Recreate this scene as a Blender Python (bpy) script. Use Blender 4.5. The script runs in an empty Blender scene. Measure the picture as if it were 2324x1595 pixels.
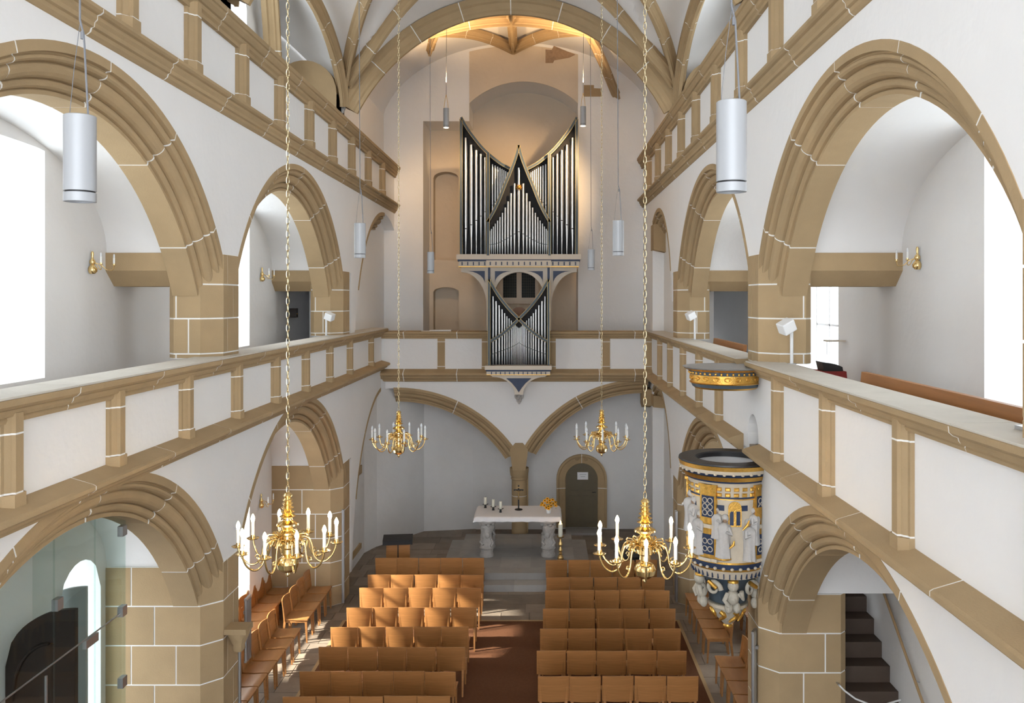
import bpy, bmesh, math, random
from mathutils import Vector, Matrix
random.seed(7)
scene = bpy.context.scene
C = scene.collection

# ------------------------------------------------------------------ camera
F = 1950.0            # focal length in pixels of the 2324 px wide frame
CZ = 6.4              # eye height above the church floor
VX, VY = 1232.0, 679.0
cam_d = bpy.data.cameras.new('camera')
cam_d.sensor_fit = 'HORIZONTAL'
cam_d.sensor_width = 36.0
cam_d.lens = F / 2324.0 * 36.0
cam_d.shift_x = (1162.0 - VX) / 2324.0
cam_d.shift_y = (VY - 797.5) / 2324.0
cam_d.clip_end = 200
cam = bpy.data.objects.new('camera', cam_d)
cam.location = (0, 0, CZ)
cam.rotation_euler = (math.pi / 2, 0, 0)
C.objects.link(cam)
scene.camera = cam

# ------------------------------------------------------------------ world, sunbeam spot lamp, exposure
w = bpy.data.worlds.new('sky')
scene.world = w
w.use_nodes = True
bg = w.node_tree.nodes['Background']
bg.inputs[0].default_value = (0.89, 0.94, 1.0, 1)
bg.inputs[1].default_value = 2.4
vs = scene.view_settings
vs.view_transform = 'Standard'
vs.look = 'None'
vs.gamma = 1.0
vs.use_curve_mapping = False
vs.exposure = 1.2
# narrow spot lamp added outside the left ground-floor window, standing in for sunlight
sun_spot_d = bpy.data.lights.new('added_sun_spot', 'SPOT')
sun_spot_d.energy = 46000.0
sun_spot_d.spot_size = math.radians(10.5)
sun_spot_d.spot_blend = 0.15
sun_spot_d.shadow_soft_size = 0.22
sun_spot_d.color = (1.0, 0.92, 0.80)
sun_spot = bpy.data.objects.new('added_sun_spot', sun_spot_d)
C.objects.link(sun_spot)
SPOT_DIR = Vector((0.80, 0.26, -0.52)).normalized()
sun_spot.rotation_euler = SPOT_DIR.to_track_quat('-Z', 'Y').to_euler()
sun_spot.location = Vector((-5.9, 15.25, 2.15)) - SPOT_DIR * 16.0

scene.cycles.max_bounces = 7
scene.cycles.diffuse_bounces = 4
scene.cycles.use_light_tree = False
scene.cycles.use_adaptive_sampling = True
scene.cycles.adaptive_threshold = 0.06
scene.cycles.adaptive_min_samples = 16
scene.cycles.glossy_bounces = 3
scene.cycles.transmission_bounces = 6
scene.cycles.transparent_max_bounces = 12
scene.cycles.sample_clamp_indirect = 8.0
scene.cycles.use_denoising = True
scene.cycles.caustics_reflective = False
scene.cycles.caustics_refractive = False


def portal(loc, sx, sy, direction):
    l = bpy.data.lights.new('daylight_portal', 'AREA')
    l.shape = 'RECTANGLE'
    l.size, l.size_y = sx, sy
    l.cycles.is_portal = True
    o = bpy.data.objects.new('daylight_portal', l)
    C.objects.link(o)
    o.location = loc
    o.rotation_euler = Vector(direction).to_track_quat('-Z', 'Z').to_euler()
    return o


# ------------------------------------------------------------------ materials
def node_mat(name):
    m = bpy.data.materials.new(name)
    m.use_nodes = True
    nt = m.node_tree
    return m, nt, nt.nodes['Principled BSDF']


def mat(name, col, rough=0.6, metal=0.0, var=0.0, vscale=4.0, bump=0.0, bscale=40.0, emit=None, estr=0.0, obj_var=0.0, stretch=None, spec=None, coat=0.0):
    m, nt, p = node_mat(name)
    N, L = nt.nodes, nt.links
    p.inputs['Roughness'].default_value = rough
    p.inputs['Metallic'].default_value = metal
    if spec is not None:
        p.inputs['Specular IOR Level'].default_value = spec
    if coat:
        p.inputs['Coat Weight'].default_value = coat
        p.inputs['Coat Roughness'].default_value = 0.25
    c = (*col, 1)
    p.inputs['Base Color'].default_value = c
    tc = None
    if var or bump:
        tc = N.new('ShaderNodeTexCoord')
        mp = N.new('ShaderNodeMapping')
        if stretch:
            mp.inputs['Scale'].default_value = stretch
        L.new(tc.outputs['Object'], mp.inputs['Vector'])
    last = None
    if var:
        nz = N.new('ShaderNodeTexNoise')
        nz.inputs['Scale'].default_value = vscale
        nz.inputs['Detail'].default_value = 3
        nz.inputs['Roughness'].default_value = 0.6
        L.new(mp.outputs[0], nz.inputs['Vector'])
        mx = N.new('ShaderNodeMix')
        mx.data_type = 'RGBA'
        mx.inputs['A'].default_value = tuple(max(0, x * (1 - var)) for x in col) + (1,)
        mx.inputs['B'].default_value = tuple(min(1, x * (1 + var)) for x in col) + (1,)
        L.new(nz.outputs['Fac'], mx.inputs['Factor'])
        last = mx.outputs['Result']
    if obj_var:
        oi = N.new('ShaderNodeObjectInfo')
        mr = N.new('ShaderNodeMapRange')
        mr.inputs['To Min'].default_value = 1 - obj_var
        mr.inputs['To Max'].default_value = 1 + obj_var
        L.new(oi.outputs['Random'], mr.inputs['Value'])
        hs = N.new('ShaderNodeHueSaturation')
        L.new(mr.outputs[0], hs.inputs['Value'])
        if last:
            L.new(last, hs.inputs['Color'])
        else:
            hs.inputs['Color'].default_value = c
        last = hs.outputs['Color']
    if last:
        L.new(last, p.inputs['Base Color'])
    if bump:
        nb = N.new('ShaderNodeTexNoise')
        nb.inputs['Scale'].default_value = bscale
        nb.inputs['Detail'].default_value = 2
        L.new(mp.outputs[0], nb.inputs['Vector'])
        bp = N.new('ShaderNodeBump')
        bp.inputs['Strength'].default_value = bump
        bp.inputs['Distance'].default_value = 0.02
        L.new(nb.outputs['Fac'], bp.inputs['Height'])
        L.new(bp.outputs[0], p.inputs['Normal'])
    if emit:
        p.inputs['Emission Color'].default_value = (*emit, 1)
        p.inputs['Emission Strength'].default_value = estr
        m.cycles.emission_sampling = 'NONE'
    return m


M = {}
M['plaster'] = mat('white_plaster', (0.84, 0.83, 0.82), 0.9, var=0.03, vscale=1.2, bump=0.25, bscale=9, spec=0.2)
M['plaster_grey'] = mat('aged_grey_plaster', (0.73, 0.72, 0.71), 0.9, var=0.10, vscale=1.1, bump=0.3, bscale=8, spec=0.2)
M['stone'] = mat('tan_sandstone', (0.42, 0.302, 0.170), 0.85, var=0.13, vscale=2.2, bump=0.18, bscale=60, obj_var=0.07, spec=0.25)
M['plaster_beige'] = mat('beige_plaster', (0.66, 0.56, 0.44), 0.9, var=0.08, vscale=1.2, bump=0.3, bscale=8, spec=0.2)  # beige base colour for the organ recess, niche back and end-wall field
M['pale_stone'] = mat('pale_coping_stone', (0.62, 0.585, 0.52), 0.8, var=0.12, vscale=3, bump=0.2, bscale=20, spec=0.25)  # coping tops get a paler stone colour than the rail below
M['mortar'] = mat('white_mortar', (0.86, 0.85, 0.82), 0.9, spec=0.2)
M['slab'] = mat('grey_brown_floor_stone', (0.245, 0.195, 0.15), 0.6, var=0.3, vscale=3, bump=0.2, bscale=14, obj_var=0.25)
M['grey_slab'] = mat('grey_dais_stone', (0.36, 0.345, 0.325), 0.65, var=0.2, vscale=2.5, bump=0.2, bscale=14, obj_var=0.12)
M['oak'] = mat('oiled_oak', (0.37, 0.168, 0.056), 0.34, var=0.30, vscale=1.0, obj_var=0.12, stretch=(2.2, 14, 46), coat=0.25)
M['oak_dark'] = mat('brown_stained_oak', (0.36, 0.15, 0.045), 0.4, var=0.25, vscale=1.0, stretch=(30, 2, 30))
M['carpet'] = mat('reddish_brown_coir', (0.150, 0.066, 0.034), 0.95, var=0.25, vscale=30, bump=0.5, bscale=220, spec=0.1)
M['brass'] = mat('polished_brass', (0.94, 0.70, 0.33), 0.17, 1.0)
M['chain'] = mat('pale_brass_chain', (0.72, 0.60, 0.38), 0.25, 1.0)
M['brass_dull'] = mat('dull_brass', (0.62, 0.42, 0.17), 0.3, 1.0)
M['gold'] = mat('gilding', (0.80, 0.46, 0.10), 0.33, 0.85, var=0.25, vscale=25, bump=0.25, bscale=70)
M['tin'] = mat('tin_pipe_metal', (0.80, 0.80, 0.79), 0.30, 1.0, var=0.05, vscale=12)
M['blue_grey'] = mat('slate_blue_paint', (0.060, 0.085, 0.108), 0.5, var=0.15, vscale=8)
M['blue'] = mat('deep_blue_paint', (0.018, 0.035, 0.085), 0.5, var=0.2, vscale=14)
M['cream'] = mat('cream_paint', (0.66, 0.58, 0.48), 0.55, var=0.05, vscale=8)
M['black'] = mat('organ_case_black', (0.008, 0.008, 0.010), 0.7)
M['dark'] = mat('dark_slate_paint', (0.035, 0.034, 0.036), 0.45)
M['iron'] = mat('black_wrought_iron', (0.012, 0.011, 0.011), 0.5)
M['white'] = mat('white_lacquer', (0.80, 0.80, 0.80), 0.35)
M['silver'] = mat('silver_grey_lacquer', (0.36, 0.37, 0.385), 0.4, 0.1)
M['steel'] = mat('brushed_steel', (0.55, 0.56, 0.58), 0.3, 0.9)
M['cable'] = mat('grey_cable', (0.16, 0.165, 0.18), 0.5)
M['wax'] = mat('ivory_wax', (0.82, 0.79, 0.66), 0.5)
M['sleeve'] = mat('white_candle_sleeve', (0.85, 0.84, 0.80), 0.4)
M['bulb_on'] = mat('lit_bulb', (1, 0.9, 0.7), 0.3, emit=(1.0, 0.72, 0.38), estr=38.0)
M['flame'] = mat('candle_flame', (1, 0.8, 0.4), 0.3, emit=(1.0, 0.55, 0.18), estr=14.0)
M['bulb_off'] = mat('unlit_clear_bulb', (0.78, 0.80, 0.82), 0.12)
M['spot_on'] = mat('lit_spot_lens', (1, 0.9, 0.7), 0.3, emit=(1.0, 0.70, 0.38), estr=16.0)
M['lens_off'] = mat('unlit_spot_lens', (0.10, 0.10, 0.11), 0.2)
M['linen'] = mat('white_linen', (0.84, 0.82, 0.83), 0.9, var=0.03, vscale=20, bump=0.3, bscale=60)
M['carved'] = mat('weathered_grey_stone', (0.44, 0.415, 0.39), 0.85, var=0.3, vscale=9, bump=0.6, bscale=22)
M['olive'] = mat('olive_brown_door_paint', (0.125, 0.098, 0.055), 0.55, var=0.12, vscale=6)
M['old_paint'] = mat('faded_brown_fresco', (0.34, 0.23, 0.15), 0.9, var=0.6, vscale=9)
M['gilt_line'] = mat('gilt_line', (0.72, 0.58, 0.30), 0.4, 0.7)
M['stair'] = mat('dark_brown_stair', (0.085, 0.058, 0.042), 0.6, var=0.2, vscale=5)
M['door_dark'] = mat('dark_brown_door', (0.022, 0.015, 0.013), 0.45, var=0.2, vscale=5)
M['door_grey'] = mat('pale_grey_door', (0.42, 0.43, 0.43), 0.6)
M['paper'] = mat('white_paper', (0.80, 0.80, 0.82), 0.8)
M['ink'] = mat('grey_print', (0.35, 0.35, 0.38), 0.8)
M['red'] = mat('red_cloth', (0.30, 0.035, 0.030), 0.85, var=0.2, vscale=10)
M['robe'] = mat('white_painted_robe', (0.54, 0.52, 0.50), 0.6, var=0.12, vscale=30)
M['skin_paint'] = mat('brown_painted_face', (0.34, 0.22, 0.14), 0.6)
M['ivory'] = mat('ivory_pulpit_paint', (0.62, 0.54, 0.42), 0.6, var=0.12, vscale=16)
M['putto'] = mat('grey_ivory_carving', (0.50, 0.46, 0.38), 0.6, var=0.25, vscale=22, bump=0.3, bscale=40)
M['orange'] = mat('orange_petals', (0.92, 0.43, 0.015), 0.7)
M['brown_centre'] = mat('brown_flower_centre', (0.06, 0.02, 0.01), 0.9)
M['leaf'] = mat('green_leaf', (0.07, 0.13, 0.03), 0.7)
M['lead_glass'] = mat('dark_leaded_glass', (0.012, 0.014, 0.012), 0.45, spec=0.2)
M['lead'] = mat('lead_came', (0.09, 0.085, 0.06), 0.6, 0.2)
M['strip'] = mat('pale_oak_strip', (0.42, 0.28, 0.14), 0.6)


def glass_mat(name, tint, gloss):
    m = bpy.data.materials.new(name)
    m.use_nodes = True
    nt = m.node_tree
    for n in list(nt.nodes):
        nt.nodes.remove(n)
    out = nt.nodes.new('ShaderNodeOutputMaterial')
    tr = nt.nodes.new('ShaderNodeBsdfTransparent')
    tr.inputs[0].default_value = (*tint, 1)
    gl = nt.nodes.new('ShaderNodeBsdfGlossy')
    gl.inputs['Roughness'].default_value = 0.02
    mx = nt.nodes.new('ShaderNodeMixShader')
    mx.inputs[0].default_value = gloss
    nt.links.new(tr.outputs[0], mx.inputs[1])
    nt.links.new(gl.outputs[0], mx.inputs[2])
    nt.links.new(mx.outputs[0], out.inputs[0])
    return m


M['glass'] = glass_mat('clear_window_glass', (0.96, 0.98, 0.98), 0.04)
M['tint_glass'] = glass_mat('greenish_partition_glass', (0.93, 0.965, 0.955), 0.045)


# ------------------------------------------------------------------ mesh helpers
class MB:
    def __init__(self):
        self.V, self.Fc = [], []

    def add(self, V, Fc):
        o = len(self.V)
        self.V += [tuple(v) for v in V]
        self.Fc += [tuple(i + o for i in f) for f in Fc]
        return self

    def box(self, x0, x1, y0, y1, z0, z1):
        V = [(x, y, z) for x in (x0, x1) for y in (y0, y1) for z in (z0, z1)]
        return self.add(V, [(0, 1, 3, 2), (4, 6, 7, 5), (0, 4, 5, 1), (2, 3, 7, 6), (0, 2, 6, 4), (1, 5, 7, 3)])

    def prism(self, poly, fn, a, b):
        """poly: 2D points; fn(u, v, t) -> xyz; extruded from t=a to t=b"""
        n = len(poly)
        V = [fn(u, v, a) for u, v in poly] + [fn(u, v, b) for u, v in poly]
        Fc = [(i, (i + 1) % n, n + (i + 1) % n, n + i) for i in range(n)]
        Fc += [tuple(range(n))[::-1], tuple(range(n, 2 * n))]
        return self.add(V, Fc)

    def lathe(self, prof, n=16, c=(0, 0, 0), axis='z', ripple=None, cap=True):
        V, Fc = [], []
        for r, z in prof:
            for k in range(n):
                a = 2 * math.pi * k / n
                rr = r * (1 + ripple(a, z)) if ripple else r
                x, y = rr * math.cos(a), rr * math.sin(a)
                if axis == 'z':
                    V.append((c[0] + x, c[1] + y, c[2] + z))
                elif axis == 'y':
                    V.append((c[0] + x, c[1] + z, c[2] + y))
                else:
                    V.append((c[0] + z, c[1] + x, c[2] + y))
        m = len(prof)
        for i in range(m - 1):
            for k in range(n):
                k2 = (k + 1) % n
                Fc.append((i * n + k, i * n + k2, (i + 1) * n + k2, (i + 1) * n + k))
        if cap:
            Fc.append(tuple(range(n))[::-1])
            Fc.append(tuple((m - 1) * n + k for k in range(n)))
        return self.add(V, Fc)

    def sphere(self, c, r, n=10, m=7, s=(1, 1, 1)):
        prof = [(max(1e-4, r * math.sin(math.pi * i / m)), -r * math.cos(math.pi * i / m)) for i in range(m + 1)]
        V0 = len(self.V)
        self.lathe(prof, n, (0, 0, 0))
        for i in range(V0, len(self.V)):
            x, y, z = self.V[i]
            self.V[i] = (c[0] + x * s[0], c[1] + y * s[1], c[2] + z * s[2])
        return self

    def tube(self, pts, r, n=8, cap=True):
        P = [Vector(p) for p in pts]
        m = len(P)
        R = r if isinstance(r, (list, tuple)) else [r] * m
        V, Fc = [], []
        ref = None
        for i in range(m):
            t = (P[min(i + 1, m - 1)] - P[max(i - 1, 0)])
            if t.length < 1e-9:
                t = Vector((0, 0, 1))
            t.normalize()
            if ref is None:
                ref = Vector((0, 0, 1)) if abs(t.z) < 0.9 else Vector((1, 0, 0))
            u = (ref - t * ref.dot(t))
            if u.length < 1e-6:
                u = t.orthogonal()
            u.normalize()
            v = t.cross(u)
            ref = u
            for k in range(n):
                a = 2 * math.pi * k / n
                V.append(P[i] + (u * math.cos(a) + v * math.sin(a)) * R[i])
        for i in range(m - 1):
            for k in range(n):
                k2 = (k + 1) % n
                Fc.append((i * n + k, i * n + k2, (i + 1) * n + k2, (i + 1) * n + k))
        if cap:
            Fc.append(tuple(range(n))[::-1])
            Fc.append(tuple((m - 1) * n + k for k in range(n)))
        return self.add(V, Fc)

    def grid(self, rows, close=False):
        """rows: list of equal-length point lists -> quads"""
        V = [p for r in rows for p in r]
        n = len(rows[0])
        Fc = []
        for i in range(len(rows) - 1):
            for k in range(n if close else n - 1):
                k2 = (k + 1) % n
                Fc.append((i * n + k, i * n + k2, (i + 1) * n + k2, (i + 1) * n + k))
        return self.add(V, Fc)

    def mesh(self, name, smooth=None, weld=False):
        me = bpy.data.meshes.new(name)
        me.from_pydata(self.V, [], self.Fc)
        bm = bmesh.new()
        bm.from_mesh(me)
        if weld:
            bmesh.ops.remove_doubles(bm, verts=bm.verts, dist=1e-5)
        bmesh.ops.recalc_face_normals(bm, faces=bm.faces)
        bm.to_mesh(me)
        bm.free()
        if smooth:
            for p in me.polygons:
                p.use_smooth = True
            me.set_sharp_from_angle(angle=math.radians(smooth))
        return me

    def build(self, name, m, parent=None, smooth=None, loc=None, weld=False):
        me = self.mesh(name, smooth, weld)
        me.materials.append(m)
        return link(name, me, parent, loc)


def link(name, data, parent=None, loc=None, rotz=0.0):
    o = bpy.data.objects.new(name, data)
    C.objects.link(o)
    if parent is not None:
        o.parent = parent
    if loc:
        o.location = loc
    if rotz:
        o.rotation_euler = (0, 0, rotz)
    return o


def thing(name, label, cat, loc=(0, 0, 0), rotz=0.0, group=None):
    o = link(name, None, None, loc, rotz)
    o.empty_display_size = 0.1
    o['label'] = label
    o['category'] = cat
    if group:
        o['group'] = group
    return o


def tag(o, label, cat, group=None):
    o['label'] = label
    o['category'] = cat
    if group:
        o['group'] = group
    return o


def struct(name, label=None):
    o = link(name, None)
    o.empty_display_size = 0.1
    o['kind'] = 'structure'
    if label:
        o['label'] = label
    return o


def dup(root, loc, rotz, label, group=None):
    r = root.copy()
    C.objects.link(r)
    r.location = loc
    r.rotation_euler = (0, 0, rotz)
    r['label'] = label
    if group:
        r['group'] = group
    for ch in list(root.children):
        c = ch.copy()
        C.objects.link(c)
        c.parent = r
        for g in list(ch.children):
            d = g.copy()
            C.objects.link(d)
            d.parent = c
    return r


def clip_poly(poly, nx, ny, d):
    """keep the side nx*x + ny*y <= d"""
    out = []
    n = len(poly)
    for i in range(n):
        a, b = poly[i], poly[(i + 1) % n]
        da, db = nx * a[0] + ny * a[1] - d, nx * b[0] + ny * b[1] - d
        if da <= 0:
            out.append(a)
        if da * db < 0:
            t = da / (da - db)
            out.append((a[0] + (b[0] - a[0]) * t, a[1] + (b[1] - a[1]) * t))
    return out


def differs(I, J):
    if len(I) != len(J):
        return True
    return any(abs(a[1][0] - b[0][0]) > 0.015 or abs(a[1][1] - b[0][1]) > 0.015 for a, b in zip(I, J))


def colwall(mb, us, iv, fn, t0, t1):
    """wall built of columns: iv(u) -> [(z0, z1), ...]; fn(u, t, z) -> xyz; thickness t0..t1"""
    cols = []
    for i in range(len(us) - 1):
        a, b = us[i], us[i + 1]
        e = (b - a) * 1e-3
        A, B = iv(a + e), iv(b - e)
        cols.append((a, b, list(zip(A, B))))
    for i, (a, b, I) in enumerate(cols):
        for (A, B) in I:
            V = [fn(a, t0, A[0]), fn(b, t0, B[0]), fn(b, t0, B[1]), fn(a, t0, A[1]),
                 fn(a, t1, A[0]), fn(b, t1, B[0]), fn(b, t1, B[1]), fn(a, t1, A[1])]
            Fc = [(0, 1, 2, 3), (7, 6, 5, 4), (0, 4, 5, 1), (3, 2, 6, 7)]
            if i == 0 or differs(cols[i - 1][2], I):
                Fc.append((0, 3, 7, 4))
            if i == len(cols) - 1 or differs(I, cols[i + 1][2]):
                Fc.append((1, 5, 6, 2))
            mb.add(V, Fc)
    return mb


def frange(a, b, step):
    n = max(1, int(round((b - a) / step)))
    return [a + (b - a) * i / n for i in range(n + 1)]


def breaks(us, *more):
    s = sorted(set([round(u, 5) for u in us] + [round(m, 5) for m in more]))
    return s


def gap_sweep(frame_fn, prof, spans, parent, name, mat_s, joint_w, smooth=11, end_joints=False):
    """stones along a path: spans = [(s0, s1, steps)]; frame_fn(s, (p, q)) -> xyz; a recessed white joint between neighbours"""
    n = len(prof)
    cx = sum(p[0] for p in prof) / n
    cy = sum(p[1] for p in prof) / n
    objs = []
    for i, (s0, s1, st) in enumerate(spans):
        g = joint_w / 2
        a = s0 + (g if i > 0 else 0)
        b = s1 - (g if i < len(spans) - 1 else 0)
        rows = [[frame_fn(a + (b - a) * k / st, p) for p in prof] for k in range(st + 1)]
        mb = MB().grid(rows, close=True)
        m = len(mb.V)
        mb.Fc.append(tuple(range(n))[::-1])
        mb.Fc.append(tuple(range(m - n, m)))
        objs.append(mb.build(name, mat_s, parent, smooth if st > 2 else None))
        if i < len(spans) - 1:
            pr = [(p[0] + (0.004 if p[0] < cx else -0.004), p[1] + (0.004 if p[1] < cy else -0.004)) for p in prof]
            rows = [[frame_fn(s1 - g * 1.05, p) for p in pr], [frame_fn(s1 + g * 1.05, p) for p in pr]]
            mj = MB().grid(rows, close=True)
            mj.Fc.append(tuple(range(n))[::-1])
            mj.Fc.append(tuple(range(n, 2 * n)))
            mj.build('mortar_joint', M['mortar'], parent)
    return objs


def at(px, py, d):
    return Vector(((px - VX) * d / F, d, CZ - (py - VY) * d / F))
# ================================================================== LARGE STRUCTURE
PIER_Y = [4.8, 11.6, 18.4]
BAY_C = [8.2, 15.0]
END_Y = 24.4          # end wall
GAL_Y = 22.5          # front of the organ gallery


class Side:
    pass


LS, RS = Side(), Side()
LS.n, LS.s, LS.X, LS.Wo = 'left', -1, 4.22, 1.43
RS.n, RS.s, RS.X, RS.Wo = 'right', 1, 2.85, 1.80
LS.sill1, LS.post1, LS.rail1 = 4.76, 5.43, 5.65
RS.sill1, RS.post1, RS.rail1 = 4.45, 5.39, 5.58
LS.sill2, LS.post2, LS.rail2 = 9.10, 9.85, 10.16
RS.sill2, RS.post2, RS.rail2 = 9.25, 10.10, 10.40
LS.low = (3.70, 0.98)
RS.low = (3.70, 0.63)
LS.up = RS.up = (3.65, 5.07)
LS.posts1 = [6.76, 8.42, 10.08, 11.75, 13.45, 15.15, 16.85, 18.6, 20.9]
RS.posts1 = [6.71, 8.50, 10.29, 13.70, 15.44, 17.20, 18.95, 20.60]
LS.posts2 = [7.0, 8.65, 10.25, 11.93, 13.64, 15.35, 17.04, 18.74, 20.5, 22.3]
RS.posts2 = [6.9, 8.60, 10.32, 12.12, 13.9, 15.7, 17.35, 19.1, 20.85, 22.6]


def sp(S, y, wv, z):
    return (S.s * (S.X + wv), y, z)


BAND = 0.45
# arch moulding section: (r inward from the outer edge, w into the wall)
ARCH = [(0.0, -0.006), (0.092, -0.006), (0.098, 0.040), (0.110, 0.043), (0.124, 0.028), (0.148, 0.030), (0.166, 0.050), (0.174, 0.078), (0.177, 0.106),
        (0.195, 0.092), (0.225, 0.090), (0.263, 0.104), (0.292, 0.130), (0.308, 0.162), (0.312, 0.206), (0.327, 0.190), (0.350, 0.184), (0.376, 0.194), (0.394, 0.216), (0.400, 0.250),
        (0.412, 0.238), (0.45, 0.238), (0.45, 0.56), (0.02, 0.56), (-0.03, 0.25)]


def build_arch(S, yc, zc, R, a0, a1, joints, name, label):
    par = struct(name, label)
    cuts = [a0] + [j for j in joints if a0 + 3 < j < a1 - 3] + [a1]
    spans = [(math.radians(cuts[i]), math.radians(cuts[i + 1]), max(3, int((cuts[i + 1] - cuts[i]) / 3))) for i in range(len(cuts) - 1)]

    def fr(a, p):
        return sp(S, yc + (R - p[0]) * math.sin(a), p[1], zc + (R - p[0]) * math.cos(a))
    gap_sweep(fr, ARCH, spans, par, 'voussoir', M['stone'], 0.022 / R)
    return par


JT = [-70.5, -46, -21.5, 3, 27.5, 52]
trim_n = 0


def next_trim():
    global trim_n
    trim_n += 1
    return 'trim_%d' % trim_n


for S in (LS, RS):
    for b, yc in enumerate(BAY_C):
        bay = ('near', 'far')[b]
        build_arch(S, yc, S.up[1], S.up[0], -64.6, 64.6, JT, next_trim(), 'moulded sandstone arch of the %s %s upper bay' % (bay, S.n))
        build_arch(S, yc, S.low[1], S.low[0], -65, 65, JT, next_trim(), 'moulded sandstone arch of the %s %s ground-floor bay' % (bay, S.n))
# the short third bay beside the organ gallery
ARC3 = {('left', 1): (22.9, 5.05, 3.65, -64, 0), ('left', 0): (22.75, 0.40, 3.72, -66, -4),
        ('right', 1): (21.3, 6.35, 2.30, -72, 26), ('right', 0): (21.3, 2.02, 2.30, -74, 26)}
for S in (LS, RS):
    for lv in (0, 1):
        yc, zc, R, a0, a1 = ARC3[(S.n, lv)]
        p = build_arch(S, yc, zc, R, a0, a1, [-40, -15, 12], next_trim(), 'moulded sandstone half arch beside the organ gallery, %s %s' % (S.n, ('below', 'above')[lv]))
        if S is RS:
            # corbel stone carrying the end of the arch
            a = math.radians(a1)
            yy, zz = yc + (R - 0.22) * math.sin(a), zc + (R - 0.22) * math.cos(a)
            kz = 1.0 if lv else 0.45
            MB().prism([(-0.02, -0.55), (0.30, -0.62), (0.62, -0.50), (0.66, 0.10), (-0.02, 0.10)], lambda u, v, t: sp(S, t, u, zz + v * kz), yy - 0.26, yy + 0.30).build('corbel_stone', M['stone'], p)


def arch_low(yc, zc, R):
    return lambda y: zc + math.sqrt(max(0.0, (R - 0.02) ** 2 - (y - yc) ** 2))


# nave walls: spandrels of the ground floor and of the gallery floor
def nave_wall(S):
    par = struct('wall_' + S.n, 'white plastered %s nave wall above the arcades' % S.n)
    for lv in (0, 1):
        R, zc = S.low if lv == 0 else S.up
        ztop = (S.sill1 - 0.12) if lv == 0 else (S.sill2 - 0.12)
        zbase = 0.0 if lv == 0 else S.rail1
        y3, z3, R3, _, _ = ARC3[(S.n, lv)]
        f3 = arch_low(y3, z3, R3)

        def iv(y):
            for yc in BAY_C:
                if abs(y - yc) < 3.12:
                    return [(arch_low(yc, zc, R)(y), ztop)]
            for py in PIER_Y:
                if abs(y - py) < 0.5:
                    return [((CZ + 0.57) if lv else ((2.92 if S is LS else 2.58) if py > 5 else 0.0), ztop)]
            if 18.9 < y < GAL_Y + (1.9 if lv else 0.0):
                if S is LS or y < 22.3:
                    return [(max(f3(y), zbase), ztop)]
            return [(zbase - 0.05, ztop)]
        us = breaks(frange(-1.0, END_Y, 0.1), *[yc + k * 3.12 for yc in BAY_C for k in (-1, 1)], *[py + k * 0.5 for py in PIER_Y for k in (-1, 1)], 18.9, 18.88, GAL_Y, GAL_Y + 1.9, 22.3)
        us = [u for u in us if u <= END_Y]
        mb = MB()
        if lv == 0 and S is RS:
            # pulpit doorway cut through the wall behind the pulpit
            base = iv

            def iv(y, base=base):
                if 11.36 < y < 11.94:
                    return [(2.58, 3.2)]
                return base(y)
            us = breaks(us, 11.36, 11.94, *frange(11.36, 11.94, 0.03))
        colwall(mb, us, iv, lambda y, t, z: sp(S, y, t, z), 0.0, 0.30)
        mb.build('spandrel_wall', M['plaster'], par, weld=True)
    return par


WL = nave_wall(LS)
WR = nave_wall(RS)
MB().box(RS.X + 0.215, RS.X + 0.29, 11.3, 12.0, 3.1, 5.0).build('pulpit_doorway_back', M['plaster_grey'], WR)


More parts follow.
